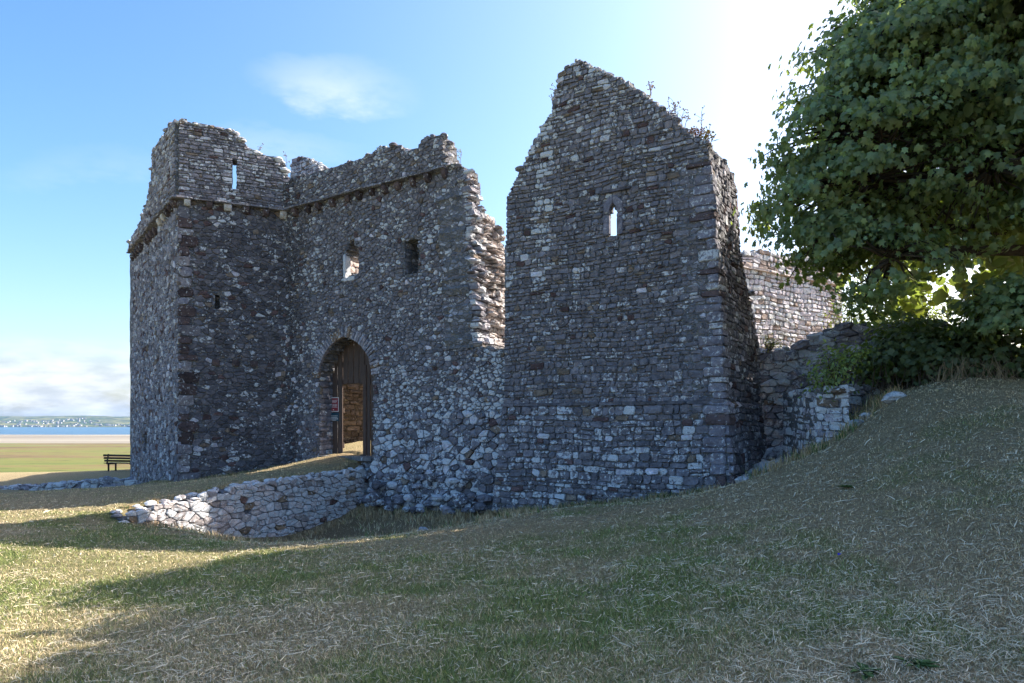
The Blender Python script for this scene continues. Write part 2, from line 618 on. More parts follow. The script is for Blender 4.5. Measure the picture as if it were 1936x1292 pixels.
LOW = tps([
    (0, 0, -1.58), (-3, 0, -1.62), (3, 0, -1.35), (0, -6, -1.5), (-10, -4, -1.7), (8, -4, -1.0), (-14, 4, -1.8),
    (0, 4.18, -1.60), (-3.43, 4.57, -1.70), (2.74, 3.66, -1.40), (0, 6.9, -1.63), (-4.6, 6.4, -1.80), (-4.2, 8.3, -1.86), (-2, 8.5, -1.74),
    (3.43, 7, -1.10), (2.16, 7, -1.37), (4.87, 6.5, -.77), (5.1, 9, -.40), (7.5, 7, -.2),
    (-3.7, 11.6, -2.05), (-2.5, 12.1, -2.07), (-1.63, 12.5, -2.02), (0, 13.4, -1.82), (1.88, 13.3, -1.60), (3.2, 12.9, -1.40), (4.1, 12.6, -1.17),
    (0, 10, -1.66), (2.2, 10.2, -1.38), (3.8, 10, -.95),
    (4.9, 13.2, -1.05), (5.35, 12.2, -.55), (5.75, 11.6, -.20), (6.05, 12.3, -.22), (6.45, 12.9, .08), (6.5, 11.5, .38), (8.25, 11, .46), (11, 12, .70), (8, 14, .60), (7.3, 13.2, .48),
    (12, 18, 1.2), (18, 10, 1.1), (14, 3, .4), (20, 25, 1.4),
    (-7.2, 9.8, -1.80), (-9.0, 12.0, -1.74), (-10.2, 13.6, -1.68), (-12, 16.5, -1.78), (-16, 12, -1.85), (-16.5, 23.5, -2.66), (-14.5, 24.5, -2.55), (-11.5, 9, -1.85), (-5.6, 11.4, -1.95), (-6.8, 11.6, -1.88),
    (-2.0, 15.4, -2.62), (-3.5, 15.0, -2.90), (-4.7, 14.7, -2.95), (-.4, 15.6, -2.25), (1.2, 14.8, -1.90), (-5.6, 14.4, -2.62), (-4.8, 13.0, -2.40), (-6.3, 13.2, -2.12),
    (-4.2, 18.6, -2.35), (-2.6, 17.9, -2.3), (-1.0, 16.8, -2.2), (-4.1, 17.0, -2.75), (-3.0, 16.6, -2.6), (-5.2, 16.0, -2.8),
    (4.7, 14.2, -1.35), (5.6, 15.2, -1.5), (6.2, 15.8, -1.5),
    (2, 18, -1.2), (4, 22, -.8), (-3, 21, -1.0), (-6, 25, -.8), (-2, 30, -.8), (8, 24, 0), (-10, 24, -1.6), (-20, 32, -2.5), (0, 40, -1.2), (14, 38, 1.0), (-24, 26, -2.75)])
HIGH = tps([
    (-9.86, 20.2, -1.78), (-7.13, 21.5, -1.38), (-5.0, 20.1, -.97), (-4.0, 19.6, -1.15), (-4.6, 19.0, -1.28), (-5.2, 17.8, -1.38), (-5.8, 16.7, -1.43),
    (-6.4, 15.8, -1.48), (-6.9, 14.8, -1.57), (-7.4, 13.9, -1.67), (-8.0, 13.1, -1.74), (-10, 14.2, -1.68), (-12.4, 17.0, -1.78), (-8.5, 17.0, -1.58), (-16.5, 23.5, -2.66), (-13.5, 23.5, -2.35), (-14.8, 25, -2.6),
    (-20, 31, -2.45), (-24, 25, -2.7), (-11, 24, -1.9), (-4, 21.5, -.85), (-5.5, 24, -.78), (-5.8, 27, -.75), (-3, 24, -.75), (0, 22, -.7), (4, 24, -.5), (0, 34, -.6), (-10, 34, -1.5), (-6, 30, -.75)])


def wall_side(x, y):
    """signed distance to the retaining-wall curve extended along the gate front: positive on the terrace side"""
    pts = [(6.2, 17.2), (0.6, 17.6), (-2.5, 19.1), (-3.8, 19.9)] + [(a + .22 * 0, b) for a, b, _, _ in RW[1:]] + [(-8.0, 12.0), (-10.5, 8.5), (-14, 4)]
    best = np.full(np.shape(x), 1e9); side = np.zeros(np.shape(x))
    for (ax, ay), (bx, by) in zip(pts[:-1], pts[1:]):
        dx, dy = bx - ax, by - ay
        L2 = dx * dx + dy * dy
        t = np.clip(((x - ax) * dx + (y - ay) * dy) / L2, 0, 1)
        px, py = ax + t * dx, ay + t * dy
        d = np.hypot(x - px, y - py)
        cr = dx * (y - ay) - dy * (x - ax)
        upd = d < best
        best = np.where(upd, d, best)
        side = np.where(upd, -np.sign(cr), side)
    return best * side


def ground_z(x, y):
    x = np.asarray(x, float); y = np.asarray(y, float)
    xc = np.clip(x, -26, 22); yc = np.clip(y, -8, 40)
    lo = LOW(xc, yc); hi = HIGH(np.clip(xc, -24, 6), np.clip(yc, 13, 34))
    s = wall_side(xc, yc)
    k = smooth(.12, .40, s) * smooth(11.2, 12.8, yc) * (1 - smooth(4, 6, xc))
    z = lo * (1 - k) + np.maximum(hi, lo) * k
    bumps = (fbm(x * 1.3, y * 1.3, 3, 3) - .5) * .07 + (fbm(x * 3.6, y * 3.6, 9, 2) - .5) * .05
    z = z + bumps
    # the headland falls away to the marsh in the north and west
    e = np.maximum((y - 33.5 - np.maximum(x + 20, 0) * .10), (-27 - x) * 1.0)
    e = np.where((x > 12), np.maximum(y - 60, 0), e)
    drop = smooth(0, 60, e)
    z = z * (1 - drop) + (-31.0) * drop - np.clip(e, 0, 6) * .05
    return z


def dryness(x, y):
    g = fbm(x * .55 + 3, y * .55, 21, 4)
    g = smooth(.38, .66, g) * .8 * (.35 + .65 * smooth(.3, .6, fbm(x * 2.6, y * 2.6, 5, 3)))
    lw = smooth(-1.5, -6, x) * smooth(13, 9, y)                       # greener towards the near left corner
    g = np.clip(g * 1.25 + lw * .35 + .16 - smooth(1.2, 4.0, x) * .75 - smooth(9.5, 12.0, y) * .32, 0, 1)
    g = np.where(y > 13.2, g * .25, g)
    return g


def build_ground():
    def axis(lo, hi, step, ends):
        a = list(np.arange(lo, hi + 1e-6, step))
        s = step
        v = a[-1]
        while v < ends[1]:
            s *= 1.28; v += s; a.append(v)
        s = step; v = a[0]; pre = []
        while v > ends[0]:
            s *= 1.28; v -= s; pre.append(v)
        return np.array(pre[::-1] + a)
    xs = axis(-14, 9.5, .13, (-420, 3000))
    ys = axis(1.5, 24, .13, (-400, 420))
    X, Y = np.meshgrid(xs, ys)
    Z = ground_z(X, Y)
    g = dryness(X, Y)
    # bare trodden earth at the gate sill and in the ditch
    bare = np.clip(1 - np.hypot(X + 4.9, Y - 20.0) / 1.4, 0, 1) * .9
    bare = np.maximum(bare, smooth(-2.0, -2.5, Z) * (X > -6.5) * (X < 1) * (Y > 13.8) * (Y < 20) * .75)
    bare = np.maximum(bare, smooth(.1, .6, Z) * smooth(12, 14, Y) * (X > 5) * .8)
    tone = np.stack([g, bare, np.zeros_like(g), np.ones_like(g)], -1).reshape(-1, 4)
    ny, nx = X.shape
    V = np.stack([X, Y, Z], -1).reshape(-1, 3)
    i = np.arange(ny * nx).reshape(ny, nx)
    Fc = np.stack([i[:-1, :-1], i[:-1, 1:], i[1:, 1:], i[1:, :-1]], -1).reshape(-1, 4)
    me = fast_mesh('ground', V, Fc, tone)
    me.polygons.foreach_set('use_smooth', np.ones(len(me.polygons), bool))
    o = link('ground', me, M_GROUND)
    tag(o, kind='structure')


build_ground()

H_SEA = -30.0


def far_sheet(name, rows, nx, x0, x1, zf, mat, label=None):
    xs = np.linspace(x0, x1, nx); ys = np.array(rows)
    X, Y = np.meshgrid(xs, ys)
    Z = zf(X, Y)
    i = np.arange(X.size).reshape(X.shape)
    Fc = np.stack([i[:-1, :-1], i[:-1, 1:], i[1:, 1:], i[1:, :-1]], -1).reshape(-1, 4)
    me = fast_mesh(name, np.stack([X, Y, Z], -1).reshape(-1, 3), Fc)
    me.polygons.foreach_set('use_smooth', np.ones(len(me.polygons), bool))
    return tag(link(name, me, mat), kind='structure')


def shoreline(x, base, amp, seed):
    return base + amp * (fbm(x / 700.0 + 5, x * 0 + 1.5, seed, 4) - .5)


M_MARSH = band_material('salt_marsh_turf', [(.30, (.105, .07, .035)), (.45, (.155, .11, .045)), (.55, (.14, .14, .034)), (.70, (.09, .115, .026))], .016, (.30, 1, 1), .95, .10)
M_SAND = band_material('tidal_sand', [(.3, (.15, .125, .095)), (.5, (.235, .20, .15)), (.62, (.30, .265, .20)), (.75, (.17, .165, .15))], .006, (.12, 1, 1), .8)
M_HILL = band_material('far_hill_fields', [(.34, (.012, .028, .016)), (.44, (.07, .10, .035)), (.50, (.015, .03, .017)), (.57, (.20, .19, .08)), (.62, (.02, .038, .02)), (.72, (.12, .13, .05))], .0055, (.5, 1, 1), .95, .02)
m_water, nt, N, L, out = new_mat('estuary_water')
b = N('ShaderNodeBsdfPrincipled')
b.inputs['Base Color'].default_value = (.02, .07, .13, 1)
b.inputs['Roughness'].default_value = .28
b.inputs['Specular IOR Level'].default_value = .3
geo = N('ShaderNodeNewGeometry')
wn = noise(N, L, geo.outputs['Position'], .35, 4, .7)
bp = N('ShaderNodeBump'); bp.inputs['Strength'].default_value = .6; bp.inputs['Distance'].default_value = 1.0
L(wn.outputs[0], bp.inputs['Height']); L(bp.outputs[0], b.inputs['Normal'])
L(b.outputs[0], out.inputs[0])


def far_land():
    far_sheet('salt_marsh', np.linspace(60, 1000, 60), 60, -3800, 3800, lambda X, Y: H_SEA + (fbm(X / 40, Y / 40, 4, 3) - .5) * .8 - .02 * np.clip(Y - 950, 0, 60), M_MARSH)
    far_sheet('sand_flat', np.linspace(880, 1700, 40), 120, -4500, 4500,
              lambda X, Y: H_SEA - .12 - .9 * smooth(-60, 60, Y - shoreline(X, 1640, 160, 8)) + (fbm(X / 220, Y / 60, 14, 3) - .5) * .35, M_SAND)
    far_sheet('estuary_water', [1450, 2600, 4200], 3, -6500, 6500, lambda X, Y: X * 0 + H_SEA - .45, m_water)

    def hz(X, Y):
        t = (Y - 3800) / 2600
        ridge = 44 + 34 * (fbm(X / 900 + 2, Y / 2500, 33, 4) - .45)
        return H_SEA - 1.5 + (ridge + 30) * smooth(.0, .85, t + .10 * (fbm(X / 500, Y / 500, 12, 4) - .5)) + (fbm(X / 260, Y / 260, 50, 4) - .5) * 26 * smooth(0, .3, t)
    far_sheet('hills', np.linspace(3800, 6600, 70), 150, -7500, 5200, hz, M_HILL)
    M_HOUSE = [plain_material('far_render_%s' % n, c, .8, .2, .05) for n, c in (('white', (.40, .39, .39)), ('cream', (.30, .28, .25)), ('grey', (.18, .18, .19)))]
    mes = []
    for k, mm in enumerate(M_HOUSE):
        v, f = box_geo((0, 0, 3), (1, .55, 6))
        v = [(x * 22, y * 18, z) for x, y, z in v]
        n = len(v)
        v += [(-11, -5.2, 6), (11, -5.2, 6), (11, 5.2, 6), (-11, 5.2, 6), (-11, 0, 9), (11, 0, 9)]
        f = list(f) + [(n, n + 1, n + 5, n + 4), (n + 2, n + 3, n + 4, n + 5), (n, n + 4, n + 3), (n + 1, n + 2, n + 5)]
        me = mesh_from('house', v, f)
        me.materials.append(mm); me.materials.append(M_SLATE)
        for p in me.polygons:
            if p.index in (6, 7):
                p.material_index = 1
        mes.append(me)
    rr = random.Random(5)
    cnt = 0
    tries = 0
    while cnt < 170 and tries < 5000:
        tries += 1
        Y = 3950 + 1300 * rr.random() ** 1.5
        X = rr.uniform(-.80, -.53) * Y
        if fbm(X / 330., Y / 330., 61, 3) < .46 + .10 * (Y - 3950) / 1300:
            continue
        o = bpy.data.objects.new('house', rr.choice(mes + mes[:1]))
        COL.objects.link(o)
        o.location = (X, Y, float(hz(np.array(X), np.array(Y))) - .3)
        o.rotation_euler = (0, 0, rr.uniform(-.5, .5))
        s = rr.uniform(.4, .95)
        o.scale = (s, 1, rr.uniform(.8, 1.3))
        tag(o, 'tiny pale house in the town on the hillside across the estuary', 'house', 'houses of the far town across the water')
        cnt += 1


far_land()


# ------------------------------------------------------------------ masonry
class Face:
    """an upright wall face: point = O + d*u + n*(off + relief(z)) ; n looks out of the wall"""

    def __init__(self, O, d, n, relief=None):
        self.O = Vector(O); self.d = Vector(d).normalized(); self.n = Vector(n).normalized()
        self.relief = relief or (lambda z: 0.0)

    def map(self, u, z, off=0.0):
        k = off + self.relief(z)
        return Vector((self.O.x + self.d.x * u + self.n.x * k, self.O.y + self.d.y * u + self.n.y * k, z))

    def uz(self, x, y, off=0.0):
        r = (x - CX) / F
        ox, oy = self.O.x + self.n.x * off, self.O.y + self.n.y * off
        u = (r * oy - ox) / (self.d.x - r * self.d.y)
        Y = oy + self.d.y * u
        return (u, (HY - y) / F * Y)

    def poly(self, pts, off=0.0):
        return [self.uz(x, y, off) for x, y in pts]


def scan(polys, z):
    xs = []
    for p in polys:
        n = len(p)
        for i in range(n):
            (x0, z0), (x1, z1) = p[i], p[(i + 1) % n]
            if (z0 <= z < z1) or (z1 <= z < z0):
                xs.append(x0 + (z - z0) / (z1 - z0) * (x1 - x0))
    xs.sort()
    return [(xs[i], xs[i + 1]) for i in range(0, len(xs) - 1, 2)]


def inside(polys, u, z):
    return any(a <= u <= b for a, b in scan(polys, z))


def grey(r, lo=.095, hi=.18):
    g = lo + (hi - lo) * r.random() ** 1.3
    w = r.uniform(-.015, .025)
    return [g * (1 + w), g, g * (1.03 - w)]


def tone_of(r, lichen=.3, white=.06, red=.04, lo=.085, hi=.2):
    k = r.random()
    if k < white:
        k2 = r.uniform(1.6, 2.4)
        c = [x * k2 for x in grey(r, .15, .19)]
        return (*c, min(1.5, lichen + r.uniform(.2, .6)))
    if k < white + red:
        s = r.uniform(.6, 1.25)
        return (.080 * s, .055 * s, .050 * s, lichen * .3)
    if k < white + red + .025:
        s = r.uniform(.7, 1.2)
        return (.135 * s, .112 * s, .082 * s, lichen * .5)
    return (*grey(r, lo, hi), max(0, lichen + r.gauss(0, .28)))


class Stones:
    """collects individual stones, then splits them: the 300 that show largest are objects, the rest one mesh"""

    def __init__(self):
        self.items = []      # (verts list, faces, tone, score)

    def add(self, verts, faces, tone):
        self.items.append((verts, faces, tone))

    def build(self, root, keep=300, mat=None, name='stone', rest_name='rubble_masonry'):
        mat = mat or M_STONE
        self.items = [(v, f, (min(.66, t[0] * 1.42), min(.66, t[1] * 1.34), min(.66, t[2] * 1.46), t[3])) for v, f, t in self.items]
        sco = []
        for v, f, t in self.items:
            xs = [p[0] / max(p[1], .5) for p in v]; zs = [p[2] / max(p[1], .5) for p in v]
            sco.append((max(xs) - min(xs)) * (max(zs) - min(zs)))
        order = sorted(range(len(sco)), key=lambda i: -sco[i])
        mine = set(order[:keep])
        mb_v, mb_f, mb_t = [], [], []
        for i, (v, f, t) in enumerate(self.items):
            if i in mine:
                n = len(v)
                c = Vector((sum(p[0] for p in v) / n, sum(p[1] for p in v) / n, sum(p[2] for p in v) / n))
                me = mesh_from(name, [(p[0] - c.x, p[1] - c.y, p[2] - c.z) for p in v], f, [t] * n)
                link(name, me, mat, root, c)
            else:
                n = len(mb_v)
                mb_v.extend([tuple(p) for p in v])
                mb_f.extend([tuple(a + n for a in q) for q in f])
                mb_t.extend([t] * len(v))
        if mb_v:
            o = link(rest_name, mesh_from(rest_name, mb_v, mb_f, mb_t), mat, root)
            o['kind'] = 'stuff'


def stone_geo(face, outline, proud, r, back=-.05, rough=.012):
    """a stone from an in-plane outline [(u,z)...]: bedded sides, rounded arris, uneven face"""
    n = len(outline)
    cu = sum(p[0] for p in outline) / n; cz = sum(p[1] for p in outline) / n
    v = []
    edge = proud - r.uniform(.008, .018)
    for (u, z) in outline:
        v.append(face.map(u, z, back))
    for (u, z) in outline:
        v.append(face.map(u, z, edge + r.uniform(-rough, rough) * .6))
    k = r.uniform(.78, .92)
    tu, tz = r.uniform(-.02, .02), r.uniform(-.02, .02)
    for (u, z) in outline:
        v.append(face.map(cu + (u - cu) * k, cz + (z - cz) * k, proud + r.uniform(-rough, rough) + tu * (u - cu) * 6 + tz * (z - cz) * 6))
    v.append(face.map(cu + r.uniform(-.01, .01), cz, proud + r.uniform(-rough, rough * 1.6)))
    f = []
    for i in range(n):
        j = (i + 1) % n
        f.append((i, j, n + j, n + i))
        f.append((n + i, n + j, 2 * n + j, 2 * n + i))
        f.append((2 * n + i, 2 * n + j, 3 * n))
    return v, f


def wonky(u0, u1, z0, z1, r, j, zl=None):
    """eight-point irregular outline inside a cell"""
    w, h = u1 - u0, z1 - z0
    c = min(w, h) * r.uniform(.16, .40)
    jj = lambda s: r.uniform(-s, s)
    pts = [(u0 + c * r.uniform(.4, 1.2), z0), (u1 - c * r.uniform(.4, 1.2), z0), (u1, z0 + c * r.uniform(.4, 1.2)), (u1, z1 - c * r.uniform(.4, 1.2)),
           (u1 - c * r.uniform(.4, 1.2), z1), (u0 + c * r.uniform(.4, 1.2), z1), (u0, z1 - c * r.uniform(.4, 1.2)), (u0, z0 + c * r.uniform(.4, 1.2))]
    return [(a + jj(j), b + jj(j)) for a, b in pts]


def lay(face, polys, stones, seed, h=(.09, .19), w=(.13, .34), joint=.018, proud=(.005, .024), tone=None, quoins=(), zmin=None, zmax=None, wob=.03, rough=.012, tilt=0.0):
    """lay roughly coursed rubble over the polygon (with holes, even-odd); quoins = [(z0,z1,u0,u1,tone)] are laid first"""
    r = random.Random(seed)
    zs = [p[1] for p in polys[0]]
    z = zmin if zmin is not None else min(zs)
    top = zmax if zmax is not None else max(zs)
    tone = tone or (lambda u, z, rr: tone_of(rr))
    ph = r.uniform(0, 9)

    def wave(u, zz):
        return wob * (math.sin(u * 1.7 + ph + zz * .9) + .6 * math.sin(u * 4.1 + zz * 2.3 + ph * 2)) + tilt * u
    for q in quoins:
        z0, z1, u0, u1, t = q
        o = wonky(u0 + joint * .5, u1 - joint * .5, z0 + joint * .5, z1 - joint * .5, r, .012)
        v, f = stone_geo(face, o, r.uniform(.03, .06), r, rough=rough)
        stones.add(v, f, t)
    while z < top:
        hh = r.uniform(*h) * (1.25 if r.random() < .15 else 1)
        zm = z + hh / 2
        for (a, b) in scan(polys, zm):
            for q in quoins:
                if q[0] - .02 < zm < q[1] + .02:
                    if q[2] <= a + .1 < q[3]:
                        a = q[3]
                    if q[2] < b - .1 <= q[3]:
                        b = q[2]
            u = a
            while u < b - .03:
                ww = r.uniform(*w) * (.6 if r.random() < .2 else 1) * (1.35 if r.random() < .1 else 1)
                if b - (u + ww) < w[0] * .7:
                    ww = b - u
                u1 = min(u + ww, b)
                cells = [(z, z + hh)]
                if hh > h[0] * 1.5 and r.random() < .14:
                    s = z + hh * r.uniform(.35, .65)
                    cells = [(z, s), (s, z + hh)]
                for (za, zb) in cells:
                    um = (u + u1) / 2
                    gap = joint * r.uniform(.6, 1.6)
                    o = wonky(u + gap * .5, u1 - gap * .5, za + gap * .5, zb - gap * .5, r, min(.016, (zb - za) * .12))
                    o = [(uu, zz + wave(uu, zz) * (1 if z > (zmin or -99) + .05 else 0)) for uu, zz in o]
                    v, f = stone_geo(face, o, r.uniform(*proud), r, rough=rough)
                    stones.add(v, f, tone(um, (za + zb) / 2, r))
                u = u1
        z += hh


def lay_rubble(face, polys, stones, seed, cell=(.19, .13), joint=.016, proud=(.004, .024), tone=None, rough=.009, zmin=None, zmax=None, drop=.26, jitter=.40, avoid=()):
    """uncoursed random rubble: the cells of a jittered, flattened Voronoi pattern"""
    r = random.Random(seed)
    tone = tone or (lambda u, z, rr: tone_of(rr))
    cw, ch = cell
    k = cw / ch
    us = [p[0] for p in polys[0]]; zs = [p[1] for p in polys[0]]
    z0 = (zmin if zmin is not None else min(zs)); z1 = (zmax if zmax is not None else max(zs))
    u0, u1 = min(us), max(us)
    rows = []
    for j in range(-2, int((z1 - z0) / ch) + 3):
        row = []
        o = r.random()
        for i in range(-2, int((u1 - u0) / cw) + 3):
            if r.random() < drop:
                continue
            row.append((u0 + (i + o + r.uniform(-jitter, jitter)) * cw, (z0 + (j + .5 + r.uniform(-jitter, jitter)) * ch) * k))
        rows.append(row)
    holes = polys[1:]
    for j, row in enumerate(rows):
        for (su, sz) in row:
            zz = sz / k
            if not (z0 <= zz <= z1) or not inside(polys, su, zz):
                continue
            if any(a[0] < zz < a[1] and a[2] < su < a[3] for a in avoid):
                continue
            b_ = cw * 1.05
            poly = [(su - b_, sz - b_), (su + b_, sz - b_), (su + b_, sz + b_), (su - b_, sz + b_)]
            for jj in range(max(0, j - 2), min(len(rows), j + 3)):
                for (nu_, nz_) in rows[jj]:
                    du, dz = nu_ - su, nz_ - sz
                    if (du == 0 and dz == 0) or abs(du) > 2.1 * cw:
                        continue
                    m = (nu_ * nu_ + nz_ * nz_ - su * su - sz * sz) / 2
                    out = []
                    n = len(poly)
                    cut = False
                    dv = [p[0] * du + p[1] * dz - m for p in poly]
                    if max(dv) <= 0:
                        continue
                    for a in range(n):
                        b2 = (a + 1) % n
                        da, db = dv[a], dv[b2]
                        if da <= 0:
                            out.append(poly[a])
                        if da * db < 0:
                            t = da / (da - db)
                            out.append((poly[a][0] + (poly[b2][0] - poly[a][0]) * t, poly[a][1] + (poly[b2][1] - poly[a][1]) * t))
                    poly = out
                    if len(poly) < 3:
                        break
                if len(poly) < 3:
                    break
            if len(poly) < 3:
                continue
            # round the corners once, inset by the joint
            pts = []
            n = len(poly)
            for a in range(n):
                p, q = poly[a], poly[(a + 1) % n]
                l = math.hypot(p[0] - q[0], p[1] - q[1])
                if l < cw * .16:
                    pts.append(((p[0] + q[0]) / 2, (p[1] + q[1]) / 2)); continue
                t = r.uniform(.08, .20)
                pts.append((p[0] + (q[0] - p[0]) * t, p[1] + (q[1] - p[1]) * t)); pts.append((q[0] + (p[0] - q[0]) * t, q[1] + (p[1] - q[1]) * t))
            cu = sum(p[0] for p in pts) / len(pts); cz = sum(p[1] for p in pts) / len(pts)
            s = 1 - joint * r.uniform(.6, 1.5) / (cw * .8)
            o = [(cu + (p[0] - cu) * s + r.uniform(-.006, .006), (cz + (p[1] - cz) * s) / k + r.uniform(-.005, .005)) for p in pts]
            for h_ in holes:
                for t in range(6):
                    if any(inside([h_], p[0], p[1]) for p in o):
                        o = [(su + (p[0] - su) * .78, zz + (p[1] - zz) * .78) for p in o]
            if zmax is not None:
                o = [(p[0], min(p[1], zmax + .02)) for p in o]
            v, f = stone_geo(face, o, r.uniform(*proud), r, rough=rough)
            stones.add(v, f, tone(cu, cz / k, r))


def core_geo(face, polys, mb, T=1.0, g=.09, depth=None, seed=1, shrink=.02, jit=.016):
    """solid rubble core as a grid of cells: front at -shrink (or deeper in recesses), back at -T(u,z)"""
    r = random.Random(seed)
    us = [p[0] for p in polys[0]]; zs = [p[1] for p in polys[0]]
    u0, z0 = min(us), min(zs)
    nu = int((max(us) - u0) / g) + 1; nz = int((max(zs) - z0) / g) + 1
    D = [[None] * nz for _ in range(nu)]
    for j in range(nz):
        zz = z0 + (j + .5) * g
        iv = scan(polys, zz)
        for i in range(nu):
            uu = u0 + (i + .5) * g
            if any(a <= uu <= b for a, b in iv):
                D[i][j] = (-shrink, -(T(uu, zz) if callable(T) else T))
            elif depth:
                for (hp, dd) in depth:
                    if inside([hp], uu, zz):
                        D[i][j] = (-dd, -max(dd + .1, (T(uu, zz) if callable(T) else T)))
    cache = {}
    jt = {}

    def vert(i, j, off):
        key = (i, j, round(off, 4))
        if key not in cache:
            if (i, j) not in jt:
                jt[(i, j)] = (r.uniform(-jit, jit), r.uniform(-jit, jit), r.uniform(-jit, jit) * .6)
            a, b_, c = jt[(i, j)]
            cache[key] = len(mb.v)
            mb.v.append(tuple(face.map(u0 + i * g + a, z0 + j * g + b_, off + c)))
            mb.t.append((.2, .2, .2, 0))
        return cache[key]
    for i in range(nu):
        for j in range(nz):
            if D[i][j] is None:
                continue
            f, bk = D[i][j]
            q = [(i, j), (i + 1, j), (i + 1, j + 1), (i, j + 1)]
            mb.f.append(tuple(vert(a, b_, f) for a, b_ in q))
            mb.f.append(tuple(vert(a, b_, bk) for a, b_ in reversed(q)))
            for (di, dj, e0, e1) in ((-1, 0, q[0], q[3]), (1, 0, q[1], q[2]), (0, -1, q[0], q[1]), (0, 1, q[3], q[2])):
                ii, jj = i + di, j + dj
                nb = D[ii][jj] if 0 <= ii < nu and 0 <= jj < nz else None
                spans = []
                if nb is None:
                    spans.append((f, bk))
                else:
                    if nb[0] < f - 1e-6: spans.append((f, max(nb[0], bk)))
                    if nb[1] > bk + 1e-6: spans.append((min(nb[1], f), bk))
                for s0, s1 in spans:
                    mb.f.append((vert(*e0, s0), vert(*e1, s0), vert(*e1, s1), vert(*e0, s1)))


def rock_geo(c, s, r, rot=None, sub=2):
    """angular boulder: a cut lump with flat-ish facets"""
    dirs = []
    n = 26 if sub == 2 else 14
    planes = []
    for k in range(9):
        d = Vector((r.gauss(0, 1), r.gauss(0, 1), r.gauss(0, 1))).normalized()
        planes.append((d, r.uniform(.62, .95)))
    rows = 5; colsn = 8
    v = [None]
    rz = r.uniform(0, 6.28)

    def pt(d):
        k = 1.0
        for pd, pr in planes:
            dp = d.dot(pd)
            if dp > 1e-3:
                k = min(k, pr / dp)
        p = Vector((d.x * s[0] / 2, d.y * s[1] / 2, d.z * s[2] / 2)) * k
        p = Matrix.Rotation(rz if rot is None else rot, 3, 'Z') @ p
        return tuple(Vector(c) + p)
    v = [pt(Vector((0, 0, -1)))]
    for i in range(1, rows):
        th = math.pi * i / rows
        for j in range(colsn):
            ph = 2 * math.pi * (j + .5 * (i % 2)) / colsn + r.uniform(-.15, .15)
            v.append(pt(Vector((math.sin(th) * math.cos(ph), math.sin(th) * math.sin(ph), -math.cos(th)))))
    v.append(pt(Vector((0, 0, 1))))
    f = []
    for j in range(colsn):
        f.append((0, 1 + (j + 1) % colsn, 1 + j))
        for i in range(rows - 2):
            a = 1 + i * colsn; b_ = a + colsn
            f.append((a + j, a + (j + 1) % colsn, b_ + (j + 1) % colsn, b_ + j))
        a = 1 + (rows - 2) * colsn
        f.append((a + j, a + (j + 1) % colsn, len(v) - 1))
    return v, f


def crest_rocks(face, path, stones, seed, T=.6, dens=5, size=(.14, .30), tone=None):
    """loose tilted stones bedded along a broken wall top; path in (u,z)"""
    r = random.Random(seed)
    for (a, b_) in zip(path[:-1], path[1:]):
        L_ = math.hypot(b_[0] - a[0], b_[1] - a[1])
        for k in range(int(L_ * dens) + 1):
            t = r.random()
            u = a[0] + (b_[0] - a[0]) * t; z = a[1] + (b_[1] - a[1]) * t
            s = r.uniform(*size)
            p = face.map(u, z - s * .12 + r.uniform(-.03, .05), -r.random() ** .8 * T)
            v, f = rock_geo(p, (s * r.uniform(1, 1.6), s * r.uniform(.9, 1.4), s * r.uniform(.45, .8)), r)
            stones.add(v, f, tone(u, z, r) if tone else tone_of(r, .5, .2, .02))


ZC = 6.62      # level of the corbel table


# ---- gate wall -------------------------------------------------
def par_relief(zc, proud=.13):
    return lambda z: proud * float(smooth(zc - .02, zc + .06, z))


RED = lambda r: (lambda s: (.060 * s, .046 * s, .042 * s, .22))(r.uniform(.6, 1.3))


def corbels(face, us, zc, stones, seed, w=.17, h=.21, out=.16, whites=()):
    r = random.Random(seed)
    for k, u in enumerate(us):
        u += r.uniform(-.06, .06)
        if r.random() < .08:
            continue
        hw = w / 2 * r.uniform(.85, 1.15); hh = h * r.uniform(.85, 1.1); oo = out * r.uniform(.85, 1.15)
        prof = [(0, -hh), (oo * .55, -hh * .95), (oo * .92, -hh * .6), (oo, -hh * .25), (oo, 0), (-.15, 0), (-.15, -hh)]
        v = []
        for su in (-hw, -hw * .8, hw * .8, hw):
            sh = .85 if abs(su) == hw else 1.0
            for (o_, z_) in prof:
                v.append(face.map(u + su, zc - .03 + z_ * (sh if z_ < 0 else 1) + r.uniform(-.008, .008), (o_ * sh if o_ > 0 else o_) - face.relief(zc + z_)))
        n = len(prof)
        f = [tuple(range(n)), tuple(range(3 * n, 4 * n))[::-1]]
        for s in range(3):
            for i in range(n):
                j = (i + 1) % n
                f.append((s * n + i, s * n + j, (s + 1) * n + j, (s + 1) * n + i))
        t = (.34, .32, .27, .7) if k in whites else RED(r)
        stones.add(v, f, t)


def string_course(face, u0, u1, zc, stones, seed, h=.055, out=.2, wmin=.25, wmax=.6):
    """thin projecting slabs carried by the corbels"""
    r = random.Random(seed)
    u = u0
    while u < u1 - .05:
        w = min(r.uniform(wmin, wmax), u1 - u)
        hh = h * r.uniform(.7, 1.2)
        o = wonky(u + .006, u + w - .006, zc - .02, zc - .02 + hh, r, .006)
        fc = Face(face.O, face.d, face.n)
        v, f = stone_geo(fc, o, out * r.uniform(.9, 1.15), r, back=-.1, rough=.012)
        stones.add(v, f, (*grey(r, .09, .17), .35))
        u += w


C = Face((-7.13, 21.5), (.832, -.555), (-.555, -.832), par_relief(ZC))
uzC = C.uz


